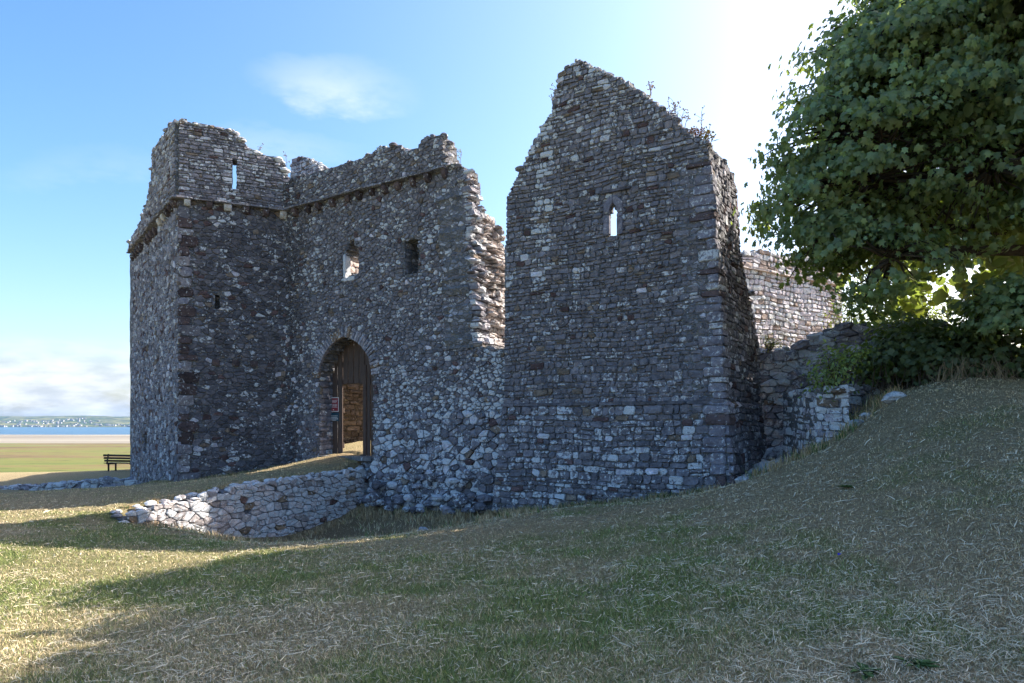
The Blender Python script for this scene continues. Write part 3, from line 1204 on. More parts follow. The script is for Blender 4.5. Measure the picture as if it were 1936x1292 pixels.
def arch_poly(uL, uR, zb, zs, za, n=9):
    """two-centred pointed arch outline"""
    pts = [(uL, zb)]
    um = (uL + uR) / 2; hw = (uR - uL) / 2
    for i in range(n + 1):
        t = i / n
        pts.append((uL + hw * (1 - math.cos(t * math.pi / 2 * .86)) / (1 - math.cos(math.pi / 2 * .86)), zs + (za - zs) * math.sin(t * math.pi / 2 * .86) / math.sin(math.pi / 2 * .86)))
    left = pts[1:]
    right = [(2 * um - u, z) for u, z in reversed(left[:-1])]
    return [(uL, zb)] + left + right + [(uR, zb)]


def gate_wall():
    root = thing('gateway_wall', tuple(C.map(3.3, -2.0)), 'ruined grey rubble curtain wall pierced by the pointed gateway with dark timber gate', 'castle wall')
    st = Stones()
    top = [(528, 345), (545, 352), (560, 336), (600, 331), (640, 318), (690, 303), (712, 292), (722, 282), (745, 279), (765, 283), (775, 291), (796, 281), (806, 268), (822, 259), (836, 258), (841, 275), (846, 300), (850, 313), (876, 315),
           (880, 345), (878, 390), (884, 430), (888, 480), (890, 540), (892, 600), (899, 645), (918, 657), (960, 662)]
    outline = [(-.5, -3.2)] + C.poly(top) + [(8.6, 1.85), (8.6, -3.2)]
    # openings
    uL, zb = uzC(603, 872); uR, _ = uzC(704, 872)
    zs = uzC(606, 715)[1]; za = uzC(652, 637)[1]
    arch = arch_poly(uL, uR, -1.15, zs, za)
    w1a = uzC(652, 525); w1b = uzC(676, 525); w1t = uzC(663, 450)[1]; w1s = uzC(655, 482)[1]
    win1 = [(w1a[0], w1a[1]), (w1a[0], w1s), ((w1a[0] + w1b[0]) / 2 + .02, w1t), (w1b[0], w1s + .12), (w1b[0], w1a[1] + .02)]
    w2a = uzC(763, 522); w2b = uzC(789, 518); w2t = uzC(763, 456)[1]
    win2 = [(w2a[0], w2a[1]), (w2a[0], w2t), (w2b[0], w2t + .03), (w2b[0], w2a[1])]
    polys = [outline, arch, win1, win2]
    mb = MB()
    T = lambda u, z: (.72 if (uL - .5 < u < uR + .5 and z < za + .4) or (w1a[0] - .6 < u < w1b[0] + .8 and w1a[1] - .3 < z < w1t + .5) else 1.3) if z < ZC - 1.1 else .62
    core_geo(C, polys, mb, T=T, g=.085, depth=[(win2, .55)], seed=3)
    # plank-high sill wall end is joined below; core first
    core = link('wall_core', mb.mesh('wall_core'), M_MORTAR, root)

    def tn(u, z, r):
        Y = C.O.y + C.d.y * u
        lich = .20 + .24 * float(smooth(2.5, -.5, z)) * float(smooth(2.6, 4.2, u)) * 2.2
        lich += .22 * float(smooth(.50, .68, fbm(u * .9, z * .9, 77, 3)))
        wht = .07 + .20 * float(smooth(.47, .66, fbm(u * .8 + 9, z * .8, 5, 3))) * float(smooth(3.6, .5, z)) * float(smooth(2.0, 4, u)) + .05 * float(smooth(4, 1, z))
        left_dark = float(smooth(1.3, .2, u)) * .5  # stones darker towards the tower end
        t = tone_of(r, lich, wht * .42, .02 if z < ZC else .01, .095 * (1 - left_dark), .15 * (1 - left_dark))
        return t
    # masonry below the ledge is set proud as a footing towards the right-hand tower
    q = []
    lay_rubble(C, polys, st, 11, (.142, .095), tone=tn, zmax=ZC - .05)
    lay_rubble(C, polys, st, 12, (.155, .092), tone=tn, zmin=ZC + .03)
    us = [uzC(x, 360)[0] for x in (561, 586, 607, 632, 658, 681, 706, 730, 755, 781, 810, 840)]
    corbels(C, us, ZC, st, 5)
    string_course(C, .05, uzC(848, 318)[0], ZC, st, 6)
    # voussoirs of the gate arch
    r = random.Random(4)
    um = (uL + uR) / 2
    rim = arch[1:-1]
    acc = []
    for k in range(len(rim) - 1):
        (a0, b0), (a1, b1) = rim[k], rim[k + 1]
        for s in range(1):
            nx, nz = -(b1 - b0), (a1 - a0)
            ln = math.hypot(nx, nz); nx /= ln; nz /= ln
            if nx * ((a0 + a1) / 2 - um) + nz * ((b0 + b1) / 2 - zs) < 0:
                nx, nz = -nx, -nz
            d = r.uniform(.24, .36)
            nseg = max(1, round(ln / .11))
            for i in range(nseg):
                t0, t1 = (i + .06) / nseg, (i + .94) / nseg
                p0 = (a0 + (a1 - a0) * t0, b0 + (b1 - b0) * t0); p1 = (a0 + (a1 - a0) * t1, b0 + (b1 - b0) * t1)
                dd = d * r.uniform(.8, 1.15)
                o = [p0, ((p0[0] + p1[0]) / 2, (p0[1] + p1[1]) / 2), p1, (p1[0] + nx * dd * .5, p1[1] + nz * dd * .5), (p1[0] + nx * dd, p1[1] + nz * dd), (p0[0] + nx * dd, p0[1] + nz * dd), (p0[0] + nx * dd * .5, p0[1] + nz * dd * .5)]
                v, f = stone_geo(C, o, r.uniform(.045, .065), r, back=-.06, rough=.008)
                st.add(v, f, (*grey(r, .12, .22), .35) if r.random() < .7 else (.16, .12, .08, .4))
    # dressed pale jamb of the broken lancet
    ua, za_ = w1a
    for (z0, z1) in ((za_, w1s - .02),):
        o = [(ua - .03, z0), (ua + .055, z0), (ua + .075, z1 - .15), (ua + .03, z1 + .05), (ua - .02, z1)]
        v, f = stone_geo(C, o, .05, r, back=-.16, rough=.006)
        st.add(v, f, (.42, .43, .44, 1.1))
    for du in (0, .16, .3):
        o = wonky(ua - .02 + du, ua + .12 + du, za_ - .13, za_ - .01, r, .01)
        v, f = stone_geo(C, o, .05, r); st.add(v, f, (.42, .43, .44, 1.0))
    # reveal stones inside the gate passage and the windows (left-hand cheeks face the viewer)
    for (uu, z0, z1, dep, wt) in ((uL, -1.0, zs, .62, 0), (w1a[0], w1a[1], w1s + .3, .7, 1), (w2a[0], w2a[1], w2t, .55, 0)):
        rv = Face(C.map(uu - .01, 0, 0).xy, (-C.n.x, -C.n.y), (C.d.x, C.d.y))
        lay(rv, [[(.03, z0), (.03, z1), (dep, z1), (dep, z0)]], st, 60 + int(dep * 10), h=(.11, .2), w=(.18, .36), proud=(.012, .03),
            tone=(lambda u, z, r: (.40, .33, .27, .5)) if wt else (lambda u, z, r: tone_of(r, .2, .02, .03)), wob=0)
    crest_rocks(C, C.poly(top[1:19]), st, 8, T=.45, dens=5, tone=lambda u, z, r: tone_of(r, .5, .25, .01, .1, .2))
    # broken end of the wall: torn, stepped core
    def uend(z):
        pts = sorted([(uzC(x, y)[1], uzC(x, y)[0]) for x, y in ((890, 315), (892, 390), (902, 480), (905, 600), (911, 645))])
        return float(np.interp(z, [p[0] for p in pts], [p[1] for p in pts]))
    E = Face((0, 0), (1, 0), (0, 1))
    E.map = lambda v, z, off=0.0: Vector((*(C.O + C.d * (uend(z) - .2 + off + .05 * math.sin(z * 5)) - C.n * (v - .02)), z))
    endp = [(-.02, 1.9), (-.02, 6.45), (.45, 6.35), (.55, 5.5), (1.0, 5.4), (1.3, 5.25), (1.55, 4.9), (1.9, 4.5), (2.2, 4.0), (2.5, 3.2), (2.6, 1.9)]
    lay(E, [endp], st, 31, h=(.07, .16), w=(.14, .38), proud=(.02, .26), tone=lambda u, z, r: tone_of(r, .45, .15, .01, .13, .24) if u < .5 else (lambda s: (.30 * s, .275 * s, .24 * s, .5))(r.uniform(.6, 1.3)), rough=.03)  # stones behind the front edge paler, sunlight partly put into their colour
    # toothed front edge
    for k in range(60):
        z = r.uniform(2.0, 6.4)
        s = r.uniform(.14, .3)
        v, f = rock_geo(E.map(r.uniform(-.02, .5), z, r.uniform(-.08, .04)), (s * 1.3, s, s * .5), r)
        st.add(v, f, tone_of(r, .35, .12, .02, .11, .22))
    mb2 = MB()
    E2 = Face((0, 0), (1, 0), (0, 1)); E2.map = E.map
    core_geo(E2, [endp], mb2, T=.9, g=.12, seed=9, jit=.05)
    link('broken_wall_end', mb2.mesh('broken_wall_end'), M_MORTAR, root)
    # ledge of the footing right of the gate, and the projecting rough masonry below it
    lf = Face(C.O + C.n * .14, C.d, C.n, lambda z: .12 * max(0, .1 - z))
    foot = [(uzC(722, 890)[0], -2.9)] + [lf.uz(x, y) for x, y in ((705, 905), (716, 840), (722, 788), (760, 786), (850, 783), (930, 779), (975, 776))] + [(8.6, .25), (8.6, -2.9)]
    mb3 = MB()
    core_geo(lf, [foot], mb3, T=.3, g=.1, seed=10)
    link('footing_core', mb3.mesh('footing_core'), M_MORTAR, root)
    lay_rubble(lf, [foot], st, 41, (.21, .15), proud=(.01, .08), tone=lambda u, z, r: tone_of(r, .52, .16, .02, .085, .17), rough=.016)
    # natural rock and fallen stone the footing stands on
    for k in range(75):
        u = r.uniform(4.0, 8.3)
        g = float(ground_z(*(C.O + C.d * u + C.n * .5)))
        z = g + r.random() ** 1.6 * (.25 + .75 * float(smooth(4, 5.2, u)))
        s = r.uniform(.12, .36)
        v, f = rock_geo(lf.map(u, z, r.uniform(.0, .22) + .22 * max(0, -1.55 - z)), (s * 1.3, s, s * r.uniform(.6, 1)), r)
        st.add(v, f, tone_of(r, .4, .16, .01, .075, .18))
    st.build(root)
    # -------- the timber gate with its wicket
    DF = Face(C.O - C.n * .55, C.d, C.n)
    gate = link('gate', None, None, root)
    gate.location = Vector(DF.map(um, -1.0)) - Vector(root.location)
    gv = MB()
    u0, u1 = uL - .06, uR + .06
    wk0, wkt = DF.uz(648, 727); wk1 = DF.uz(688, 727)[0]
    rotz = math.atan2(C.d.y, C.d.x)
    R = Matrix.Rotation(rotz, 3, 'Z')

    def atop(u):
        iv = [(a, b_) for a, b_ in arch[1:-1]]
        return float(np.interp(u, [p[0] for p in iv], [p[1] for p in iv]))
    us = np.arange(uL + .04, uR, .118)
    for k, u in enumerate(us):
        zb_ = -1.02
        zt = atop(min(max(u, uL + .03), uR - .03)) + .03
        if u < uL + .16 or u > uR - .14:
            zt = zt - .12
        if wk0 - .03 < u < wk1 + .02:
            zb_ = wkt + .02
            zt += 0
        wd = .114 if k % 2 else .106
        v, f = bevel_box_geo((0, 0, 0), (wd, .032, zt - zb_), R)
        c = DF.map(u, (zb_ + zt) / 2, .022 * (k % 2) + r.uniform(-.005, .005))
        me = mesh_from('plank', v, f)
        link('plank', me, M_WOOD, gate, c)
    for (a, b_, z, hh, off) in ((uL - .05, uR + .05, wkt + .07, .15, -.05), (uL - .05, wk0, -.72, .16, -.05), (uL - .05, wk0, .35, .15, -.05), (uL + .15, uR - .15, atop(um) - .72, .13, -.05)):
        v, f = bevel_box_geo((0, 0, 0), (b_ - a, .06, hh), R, .01)
        link('rail', mesh_from('rail', v, f), M_WOOD, gate, DF.map((a + b_) / 2, z, off))
    for u, wd, zt in ((wk0 - .07, .12, wkt + .9), (wk1 + .075, .14, wkt + .55)):
        v, f = bevel_box_geo((0, 0, 0), (wd, .09, zt + 1.04), R, .012)
        link('post', mesh_from('post', v, f), M_WOOD, gate, DF.map(u, (zt - 1.04) / 2, .012))
    # stone threshold
    v, f = bevel_box_geo((0, 0, 0), (uR - uL + .1, 1.1, .12), R, .02)
    t = mesh_from('threshold', v, f, [(.16, .15, .15, .3)] * len(v))
    link('threshold', t, M_STONE, root, DF.map(um, -1.06, .1))

    # -------- signs on the fixed leaf
    def sign(name, x0, x1, y0, y1, mat, label, border, lines, dot):
        a = DF.uz(x0, y1); b_ = DF.uz(x1, y0)
        w, h = b_[0] - a[0], b_[1] - a[1]
        cu, cz = (a[0] + b_[0]) / 2, (a[1] + b_[1]) / 2
        rt = thing(name, tuple(DF.map(cu, cz, .06)), label, 'sign')

        def bit(nm, uu, zz, ww, hh, off, m_, th=.004):
            v, f = box_geo((0, 0, 0), (ww, th, hh), R)
            link(nm, mesh_from(nm, v, f), m_, rt, DF.map(cu + uu, cz + zz, .06 + off))
        bit('panel', 0, 0, w, h, 0, mat, .012)
        if border:
            bw = .022
            bit('border', 0, h / 2 - bw / 2, w, bw, .009, M_WHITE); bit('border', 0, -h / 2 + bw / 2, w, bw, .009, M_WHITE)
            bit('border', -w / 2 + bw / 2, 0, bw, h - 2 * bw, .009, M_WHITE); bit('border', w / 2 - bw / 2, 0, bw, h - 2 * bw, .009, M_WHITE)
        for (zz, ww, hh, uo) in lines:
            # a row of lettering too small to read: word-length strokes
            x = -ww * w / 2
            while x < ww * w / 2 - .01:
                l = min(r.uniform(.03, .075), ww * w / 2 - x)
                bit('lettering', x + l / 2 + uo * w, zz * h, l, hh * h, .0085, M_WHITE, .003)
                x += l + .014
        for (uu, zz, ww, hh) in dot:
            bit('emblem', uu * w, zz * h, ww * w, hh * h, .0085, M_WHITE, .003)
    sign('sign', 624, 643.5, 751.5, 779, M_RED, 'red information sign with white border and white lettering on the gate planks', True,
         [(.30, .74, .035, 0), (.22, .62, .05, 0), (.13, .60, .035, 0), (.0, .70, .03, 0), (-.06, .70, .03, 0), (-.12, .68, .03, 0), (-.2, .74, .025, 0)], [(0, -.36, .09, .06)])
    sign('sign', 627, 643.5, 780.5, 796.5, M_BLUE, 'small teal sign with white lettering just below the red sign', False,
         [(.12, .78, .07, 0), (-.06, .74, .09, -.02), (-.24, .84, .10, 0), (-.40, .6, .07, -.1)], [(-.40, .36, .1, .12)])
    return root


gate_root = gate_wall()


# ---- left tower ------------------------------------------------
def left_tower():
    Bf = Face((-9.86, 20.2), (2.73, 1.3), (.43, -.903), par_relief(ZC, .12))
    Af = Face((-9.86, 20.2), (-5.1, 6.7), (-.79, -.61), lambda z: .12 * float(smooth(ZC - .02, ZC + .06, z)))
    root = thing('gate_tower', (-9.86, 20.2, -2.0), 'tall dark rubble tower with red sandstone corner stones left of the gateway', 'tower')
    st = Stones()
    topB = [(336, 232), (345, 229), (380, 238), (420, 247), (443, 250), (452, 262), (462, 272), (470, 284), (500, 296), (530, 302), (540, 315), (548, 345)]
    lenB = 3.02
    ob = [(0, -2.6)] + [(max(0, min(lenB + .15, u)), z) for u, z in Bf.poly(topB)] + [(lenB + .1, -2.6)]
    s1 = [Bf.uz(439.5, 359), Bf.uz(439.5, 304), Bf.uz(447, 305), Bf.uz(447, 360)]
    s2 = [Bf.uz(406, 584), Bf.uz(406, 556), Bf.uz(415, 556), Bf.uz(415, 584)]
    polysB = [ob, s1, s2]
    mb = MB()
    core_geo(Bf, polysB, mb, T=lambda u, z: 1.0 if z < ZC - .5 else .5, g=.07, depth=[(s2, .35)], seed=21)
    r = random.Random(15)
    q = []
    z = -2.2
    while z < ZC - .35:
        h = r.uniform(.17, .36)
        w = r.uniform(.28, .42) if r.random() < .55 else r.uniform(.4, .62)
        t = RED(r) if r.random() < .82 else (*grey(r, .1, .17), .3)
        if r.random() < .12:
            t = (.15, .145, .14, .4)
        q.append((z, z + h, -.03, w, t))
        z += h
    # putlog row of red stones half way up
    zr = Bf.uz(450, 688)[1]
    for x in (408, 446, 480, 513):
        u = Bf.uz(x, 688)[0]
        q.append((zr - .09, zr + .12, u - .12, u + .12, RED(r)))

    def tnB(u, z, rr):
        if z > ZC:
            return tone_of(rr, .35, .06, .03, .095, .18)
        k = float(smooth(.4, .65, fbm(u * .8, z * .6, 91, 3)))
        st_ = .25 + .3 * float(smooth(1.2, 2.8, u)) * k
        return tone_of(rr, .20, .012, .04, .065 * (1 - st_ * .6), .13 * (1 - st_ * .6))
    lay(Bf, [[(0, -2.4), (0, -2.39), (.001, -2.39)]], st, 16, quoins=q, zmin=-2.4, zmax=-2.39)
    lay_rubble(Bf, polysB, st, 16, (.19, .115), tone=tnB, zmax=ZC - .04, avoid=[(a, b_, c_, d_ + .06) for a, b_, c_, d_, _ in q])
    lay(Bf, polysB, st, 17, h=(.07, .13), w=(.12, .30), tone=tnB, zmin=ZC + .03, wob=.012)
    corbels(Bf, [Bf.uz(x, 385)[0] for x in (357, 393, 429, 465, 503, 535)], ZC, st, 18, w=.19, whites=(0, 2, 5))
    string_course(Bf, -.1, lenB, ZC, st, 19)
    crest_rocks(Bf, [(max(0, min(lenB, u)), z) for u, z in Bf.poly(topB)], st, 20, T=.4, dens=6, tone=lambda u, z, rr: tone_of(rr, .7, .35, 0, .12, .24))
    # side facing the estuary
    topA = [(338, 231), (325, 242), (312, 262), (303, 275), (295, 287), (292.5, 345), (290, 352), (284, 385), (277, 405), (271, 420), (263, 438), (255, 452), (250, 462)]
    oa = [(0, -2.9)] + [(max(0, u), z) for u, z in Af.poly(topA)] + [(8.45, 6.9), (8.45, -3.2)]
    a1 = [Af.uz(272.5, 856), Af.uz(272.5, 823), Af.uz(276.5, 823), Af.uz(276.5, 856)]
    polysA = [oa, a1]
    core_geo(Af, polysA, mb, T=lambda u, z: 1.0 if z < ZC - .5 else .5, g=.1, depth=[(a1, .4)], seed=22)
    link('wall_core', mb.mesh('wall_core'), M_MORTAR, root)
    lay_rubble(Af, polysA, st, 23, (.22, .125), tone=lambda u, z, rr: tone_of(rr, .25, .04, .05, .10, .2), zmax=ZC - .05)
    lay(Af, polysA, st, 24, h=(.10, .16), w=(.2, .45), tone=lambda u, z, rr: tone_of(rr, .35, .1, .03, .11, .22), zmin=ZC + .03, wob=.012)
    corbels(Af, [.25, .8, 1.35, 1.95, 2.55], ZC, st, 25, w=.24, whites=(3, 4))
    corbels(Af, list(np.arange(3.3, 8.4, .52)), ZC - .12, st, 26, w=.22)
    string_course(Af, -.1, 8.4, ZC, st, 27)
    crest_rocks(Af, [(max(0, u), z) for u, z in Af.poly(topA)], st, 28, T=.4, dens=5, tone=lambda u, z, rr: tone_of(rr, .7, .3, 0, .12, .24))
    # rear wall closes the tower
    mb2 = MB()
    Kf = Face(Af.map(8.2, 0).xy, (.80, .60), (.6, -.8))
    core_geo(Kf, [[(0, -3), (0, 6.6), (3, 6.9), (5, 5.5), (5, -3)]], mb2, T=.8, g=.25, seed=30)
    Rf = Face((-14.55, 27.2), (.03, 1), (-1, .03))  # unseen wall added to shade the revetment and bench terrace
    core_geo(Rf, [[(0, -3), (0, 5.6), (4, 5.2), (11, 4.4), (11, -3)]], mb2, T=.8, g=.3, seed=31)
    link('rear_and_shade_wall', mb2.mesh('rear_and_shade_wall'), M_MORTAR, root)
    # stub of an inner wall seen over the gate wall
    Sf = Face(C.O - C.n * 1.75 + C.d * -.1, C.d, C.n)
    sp = [(-.9, 5.0)] + Sf.poly([(548, 330), (552, 303), (562, 297), (580, 300), (596, 309), (606, 318)]) + [(2.6, 5.0)]
    mb3 = MB()
    core_geo(Sf, [sp], mb3, T=.6, g=.09, seed=33)
    link('inner_wall_stub', mb3.mesh('inner_wall_stub'), M_MORTAR, root)
    lay(Sf, [sp], st, 34, h=(.08, .14), w=(.14, .3), tone=lambda u, z, rr: tone_of(rr, .6, .2, .01, .12, .22))
    crest_rocks(Sf, sp[1:-1], st, 35, T=.4, dens=6, tone=lambda u, z, rr: tone_of(rr, .7, .35, 0, .12, .24))
    st.build(root)


left_tower()


# ---- right tower with the gable --------------------------------
def right_tower():
    LEDGE = .40
    rel = lambda z: (.05 + .115 * (LEDGE - z)) * float(smooth(LEDGE + .01, LEDGE - .05, z))
    D = Face((-.16, 16.5), (.848, -.53), (-.53, -.848), rel)
    root = thing('gable_tower', (2.0, 15.2, -1.9), 'tall ruined stone tower with a broken pointed gable and a narrow lancet', 'tower')
    st = Stones()
    top = [(957, 378), (966, 360), (975, 338), (985, 318), (998, 288), (1008, 268), (1020, 247), (1030, 232), (1042, 214), (1045, 190), (1052, 160), (1054, 143), (1070, 128), (1090, 116), (1098, 116), (1112, 124), (1134, 130), (1150, 142), (1180, 152), (1200, 168), (1230, 186), (1262, 214),
           (1290, 240), (1310, 256), (1330, 268), (1338, 278)]
    # the free corner leans a little
    edge = [(1341, 285), (1346, 370), (1352, 470), (1359, 560), (1364, 640), (1367, 757)]
    e_uz = D.poly(edge)
    zE = [p[1] for p in e_uz][::-1]; uE = [p[0] for p in e_uz][::-1]

    def ucorner(z):
        return float(np.interp(z, zE, uE))
    out = [(-.22, -2.4), (-.16, -1.9), (-.05, LEDGE)] + D.poly(top) + e_uz + [(uE[0] + .02, LEDGE), (uE[0] + .06, -1.0), (uE[0] + .1, -2.4)]
    la = D.uz(1152.5, 446); lb = D.uz(1168, 444); lt = D.uz(1160, 384)[1]; ls = D.uz(1153, 405)[1]
    lan = [la, (la[0], ls), ((la[0] + lb[0]) / 2, lt), (lb[0], ls + .02), lb]
    polys = [out, lan]
    mb = MB()
    core_geo(D, polys, mb, T=lambda u, z: (.13 if (la[0] - .75 < u < lb[0] + .5 and la[1] - .5 < z < lt + .9) else .7) if z > 2.0 else .95, g=.065, seed=41)
    link('wall_core', mb.mesh('wall_core'), M_MORTAR, root)
    r = random.Random(42)
    q = []
    z = -2.2
    while z < 5.3:
        h = r.uniform(.10, .24)
        uc = ucorner(z + h / 2)
        if z + h / 2 < LEDGE:
            uc = uE[0] + .03 + .035 * (LEDGE - z)
        w = r.uniform(.16, .52)
        k = r.random()
        t = (.15, .15, .16, .4) if k < .4 else ((.125, .125, .135, .35) if k < .78 else ((.075, .058, .054, .2) if k < .9 else (.18, .18, .18, .8)))
        q.append((z, z + h, uc - w, uc + .04, t))
        z += h

    def tn(u, z, rr):
        if z < LEDGE:
            w_ = .03 + .07 * float(smooth(.5, .68, fbm(u * 1.3, z * 1.3, 13, 3)))
            return tone_of(rr, .40, w_ * .7, .03, .09, .15)
        hi_ = float(smooth(4.6, 7.5, z))
        lane = float(smooth(.35, .1, abs(u - (.95 + .02 * z)))) * float(smooth(2.0, 4.0, z))
        return tone_of(rr, .16 + .26 * hi_ + .5 * lane, .008 + .02 * hi_ + .10 * lane, .025, .095 + .015 * hi_, .150 + .02 * hi_)
    lay(D, polys, st, 43, h=(.09, .17), w=(.13, .34), tone=tn, quoins=q, zmax=LEDGE - .04, wob=.02, proud=(.01, .035))
    lay(D, polys, st, 44, h=(.07, .15), w=(.10, .29), tone=tn, quoins=q, zmin=LEDGE + .03, wob=.018, tilt=0.003)
    # string line on top of the battered plinth
    rr_ = random.Random(3)
    u = -.08
    plain = Face(D.O, D.d, D.n)
    while u < uE[0]:
        w = min(rr_.uniform(.25, .7), uE[0] + .04 - u)
        o = wonky(u + .004, u + w - .004, LEDGE - .035, LEDGE + .04, rr_, .008)
        v, f = stone_geo(plain, o, rr_.uniform(.07, .10), rr_, rough=.006)
        st.add(v, f, (*grey(rr_, .07, .12), .05))
        u += w
    # dressed surround of the lancet
    pl = Face(D.O, D.d, D.n)
    jw = .13
    for (a, b_) in ((la[0] - jw, la[0] + .01), (lb[0] - .01, lb[0] + jw)):
        zz = la[1]
        while zz < ls - .05:
            h = min(r.uniform(.28, .5), ls - zz)
            v, f = stone_geo(pl, wonky(a, b_, zz, zz + h - .01, r, .004), .055, r, rough=.004)
            st.add(v, f, (.125, .125, .135, .2)); zz += h
    um = (la[0] + lb[0]) / 2
    for s in (-1, 1):
        e = la[0] if s < 0 else lb[0]
        o = [(e, ls), (e + s * jw, ls), (e + s * jw, ls + .22), (um + s * .05, lt + .17), (um + s * .003, lt + .15), (um, lt), ((um + e) / 2 + s * .02, (ls + lt) / 2 + .02)]
        if s < 0:
            o = o[::-1]
        v, f = stone_geo(pl, o, .055, r, rough=.004); st.add(v, f, (.125, .125, .135, .25))
    v, f = stone_geo(pl, wonky(la[0] - .22, lb[0] + .3, lt + .22, lt + .29, r, .006), .075, r); st.add(v, f, (.08, .08, .085, 0))
    crest_rocks(D, D.poly(top), st, 45, T=.6, dens=8, size=(.12, .26), tone=lambda u, z, rr: tone_of(rr, .5, .2, 0, .11, .22))
    # flank wall running back from the corner, broken down in steps
    E = Face((0, 0), (.53, .848), (.848, -.53))
    ed, en = Vector((.53, .848)), Vector((.848, -.53))

    def emap(v, z, off=0.0):
        uc = ucorner(z) if z > LEDGE else uE[0] + .02 + .02 * (LEDGE - z)
        base = D.O + D.d * uc + D.n * (D.relief(z) * .9)
        k = off + (.05 + .09 * (LEDGE - z)) * float(smooth(LEDGE + .01, LEDGE - .05, z))
        p = base + ed * v + en * k
        return Vector((p.x, p.y, z))
    E.map = emap
    def e_uz(x, y):
        z = 3.0
        for _ in range(12):
            b0 = E.map(0, z, 0)
            rr2 = (x - CX) / F
            v = (rr2 * b0.y - b0.x) / (ed.x - rr2 * ed.y)
            z = (HY - y) / F * (b0.y + ed.y * v)
        return (max(0.0, v), z)
    ep = [(0, -2.4), (0, 5.35)] + [e_uz(x, y) for x, y in ((1356, 290), (1372, 306), (1386, 330), (1394, 365), (1397, 420), (1400, 480), (1408, 520), (1417, 560), (1424, 600), (1432, 640), (1438, 690), (1441, 780))] + [(3.6, -2.4)]
    mb2 = MB()
    core_geo(E, [ep], mb2, T=.8, g=.1, seed=47)
    link('flank_core', mb2.mesh('flank_core'), M_MORTAR, root)
    qe = [(a, b_, -.05, r.uniform(.2, .5), t) for (a, b_, _, _, t) in q if b_ < 5.2]
    lay(E, [ep], st, 48, h=(.09, .17), w=(.14, .36), quoins=qe, tone=lambda u, z, rr: tone_of(rr, .18, .05, .05, .07, .16), wob=.03)
    crest_rocks(E, ep[1:-1], st, 49, T=.6, dens=9, size=(.12, .26), tone=lambda u, z, rr: tone_of(rr, .4, .12, 0, .1, .2))
    # the sloping roof-line remnant on the corner
    st.build(root)
    return D


D_FACE = right_tower()


# ---- retaining wall of the ditch -------------------------------
def curved_wall(name, pts, label, cat, seed, T=.45, h=(.09, .19), w=(.14, .38), tone=None, keep=300, cap=True, rough=.02, batter=.10, flip=1, core_mat=None, proud=(.015, .06), cap_size=(.16, .34)):
    """a wall that follows a plan curve: pts = (x, y, top z, base z)"""
    P2 = [Vector(p[:2]) for p in pts]
    S = [0]
    for a, b_ in zip(P2[:-1], P2[1:]):
        S.append(S[-1] + (b_ - a).length)
    xs = [p[0] for p in pts]; ys = [p[1] for p in pts]
    top = lambda u: float(np.interp(u, S, [p[2] for p in pts]))
    base = lambda u: float(np.interp(u, S, [p[3] for p in pts]))
    fc = Face((0, 0), (1, 0), (0, 1))

    def mp(u, z, off=0.0):
        x = float(np.interp(u, S, xs)); y = float(np.interp(u, S, ys))
        e = .25
        a = Vector((float(np.interp(u - e, S, xs)), float(np.interp(u - e, S, ys)))); b_ = Vector((float(np.interp(u + e, S, xs)), float(np.interp(u + e, S, ys))))
        d = (b_ - a).normalized()
        if u < 0: x += d.x * u; y += d.y * u
        if u > S[-1]: x += d.x * (u - S[-1]); y += d.y * (u - S[-1])
        n = Vector((-d.y, d.x)) * flip
        k = off + batter * (top(u) - z)
        return Vector((x + n.x * k, y + n.y * k, z))
    fc.map = mp
    root = thing(name, tuple(mp(S[-1] / 2, base(S[-1] / 2))), label, cat)
    us = np.linspace(0, S[-1], 24)
    r = random.Random(seed)
    outline = [(u, base(u) - .25) for u in us] + [(u, top(u) + r.uniform(-.03, .03)) for u in us[::-1]]
    mb = MB()
    core_geo(fc, [[(u, z - .06 if i >= 24 else z) for i, (u, z) in enumerate(outline)]], mb, T=T, g=.1, seed=seed)
    link('wall_core', mb.mesh('wall_core'), core_mat or M_MORTAR, root)
    st = Stones()
    lay_rubble(fc, [outline], st, seed + 1, ((w[0] + w[1]) / 2 * .92, (h[0] + h[1]) / 2 * .92), tone=tone, proud=proud, rough=rough, joint=.014, drop=.24, jitter=.30)
    if cap:
        crest_rocks(fc, [(u, top(u)) for u in us], st, seed + 2, T=T * .8, dens=8, size=cap_size, tone=tone)
    st.build(root, keep)
    return fc, S[-1]


pale = lambda u, z, r: (lambda t: (t[0] * 1.22, t[1] * 1.14, t[2] * .98, t[3]))(tone_of(r, .6, .28, .01, .16, .32))
curved_wall('retaining_wall', RW, 'low curved drystone retaining wall beside the ditch, its end sunlit', 'stone wall', 51, tone=pale, flip=1, w=(.12, .32), h=(.08, .155), proud=(.008, .04), rough=.014, cap_size=(.13, .22))

# ---- low revetment under the bench terrace ---------------------
rv = []
for (x, yt, yb, Y) in ((-60, 923, 940, 27.5), (60, 919, 936, 27.0), (120, 913, 934, 26.8), (180, 908, 931, 26.6), (250, 908, 928, 26.4), (300, 908, 926, 26.3)):
    t = P(x, yt, Y); b_ = P(x, yb, Y)
    rv.append((t.x, t.y, t.z, b_.z))
curved_wall('revetment_wall', rv, 'low rough limestone revetment beyond the left tower, below the bench', 'stone wall', 61, T=.5, tone=lambda u, z, r: tone_of(r, .65, .3, 0, .12, .24), flip=-1, h=(.12, .26), w=(.2, .5), proud=(.02, .14), rough=.04)

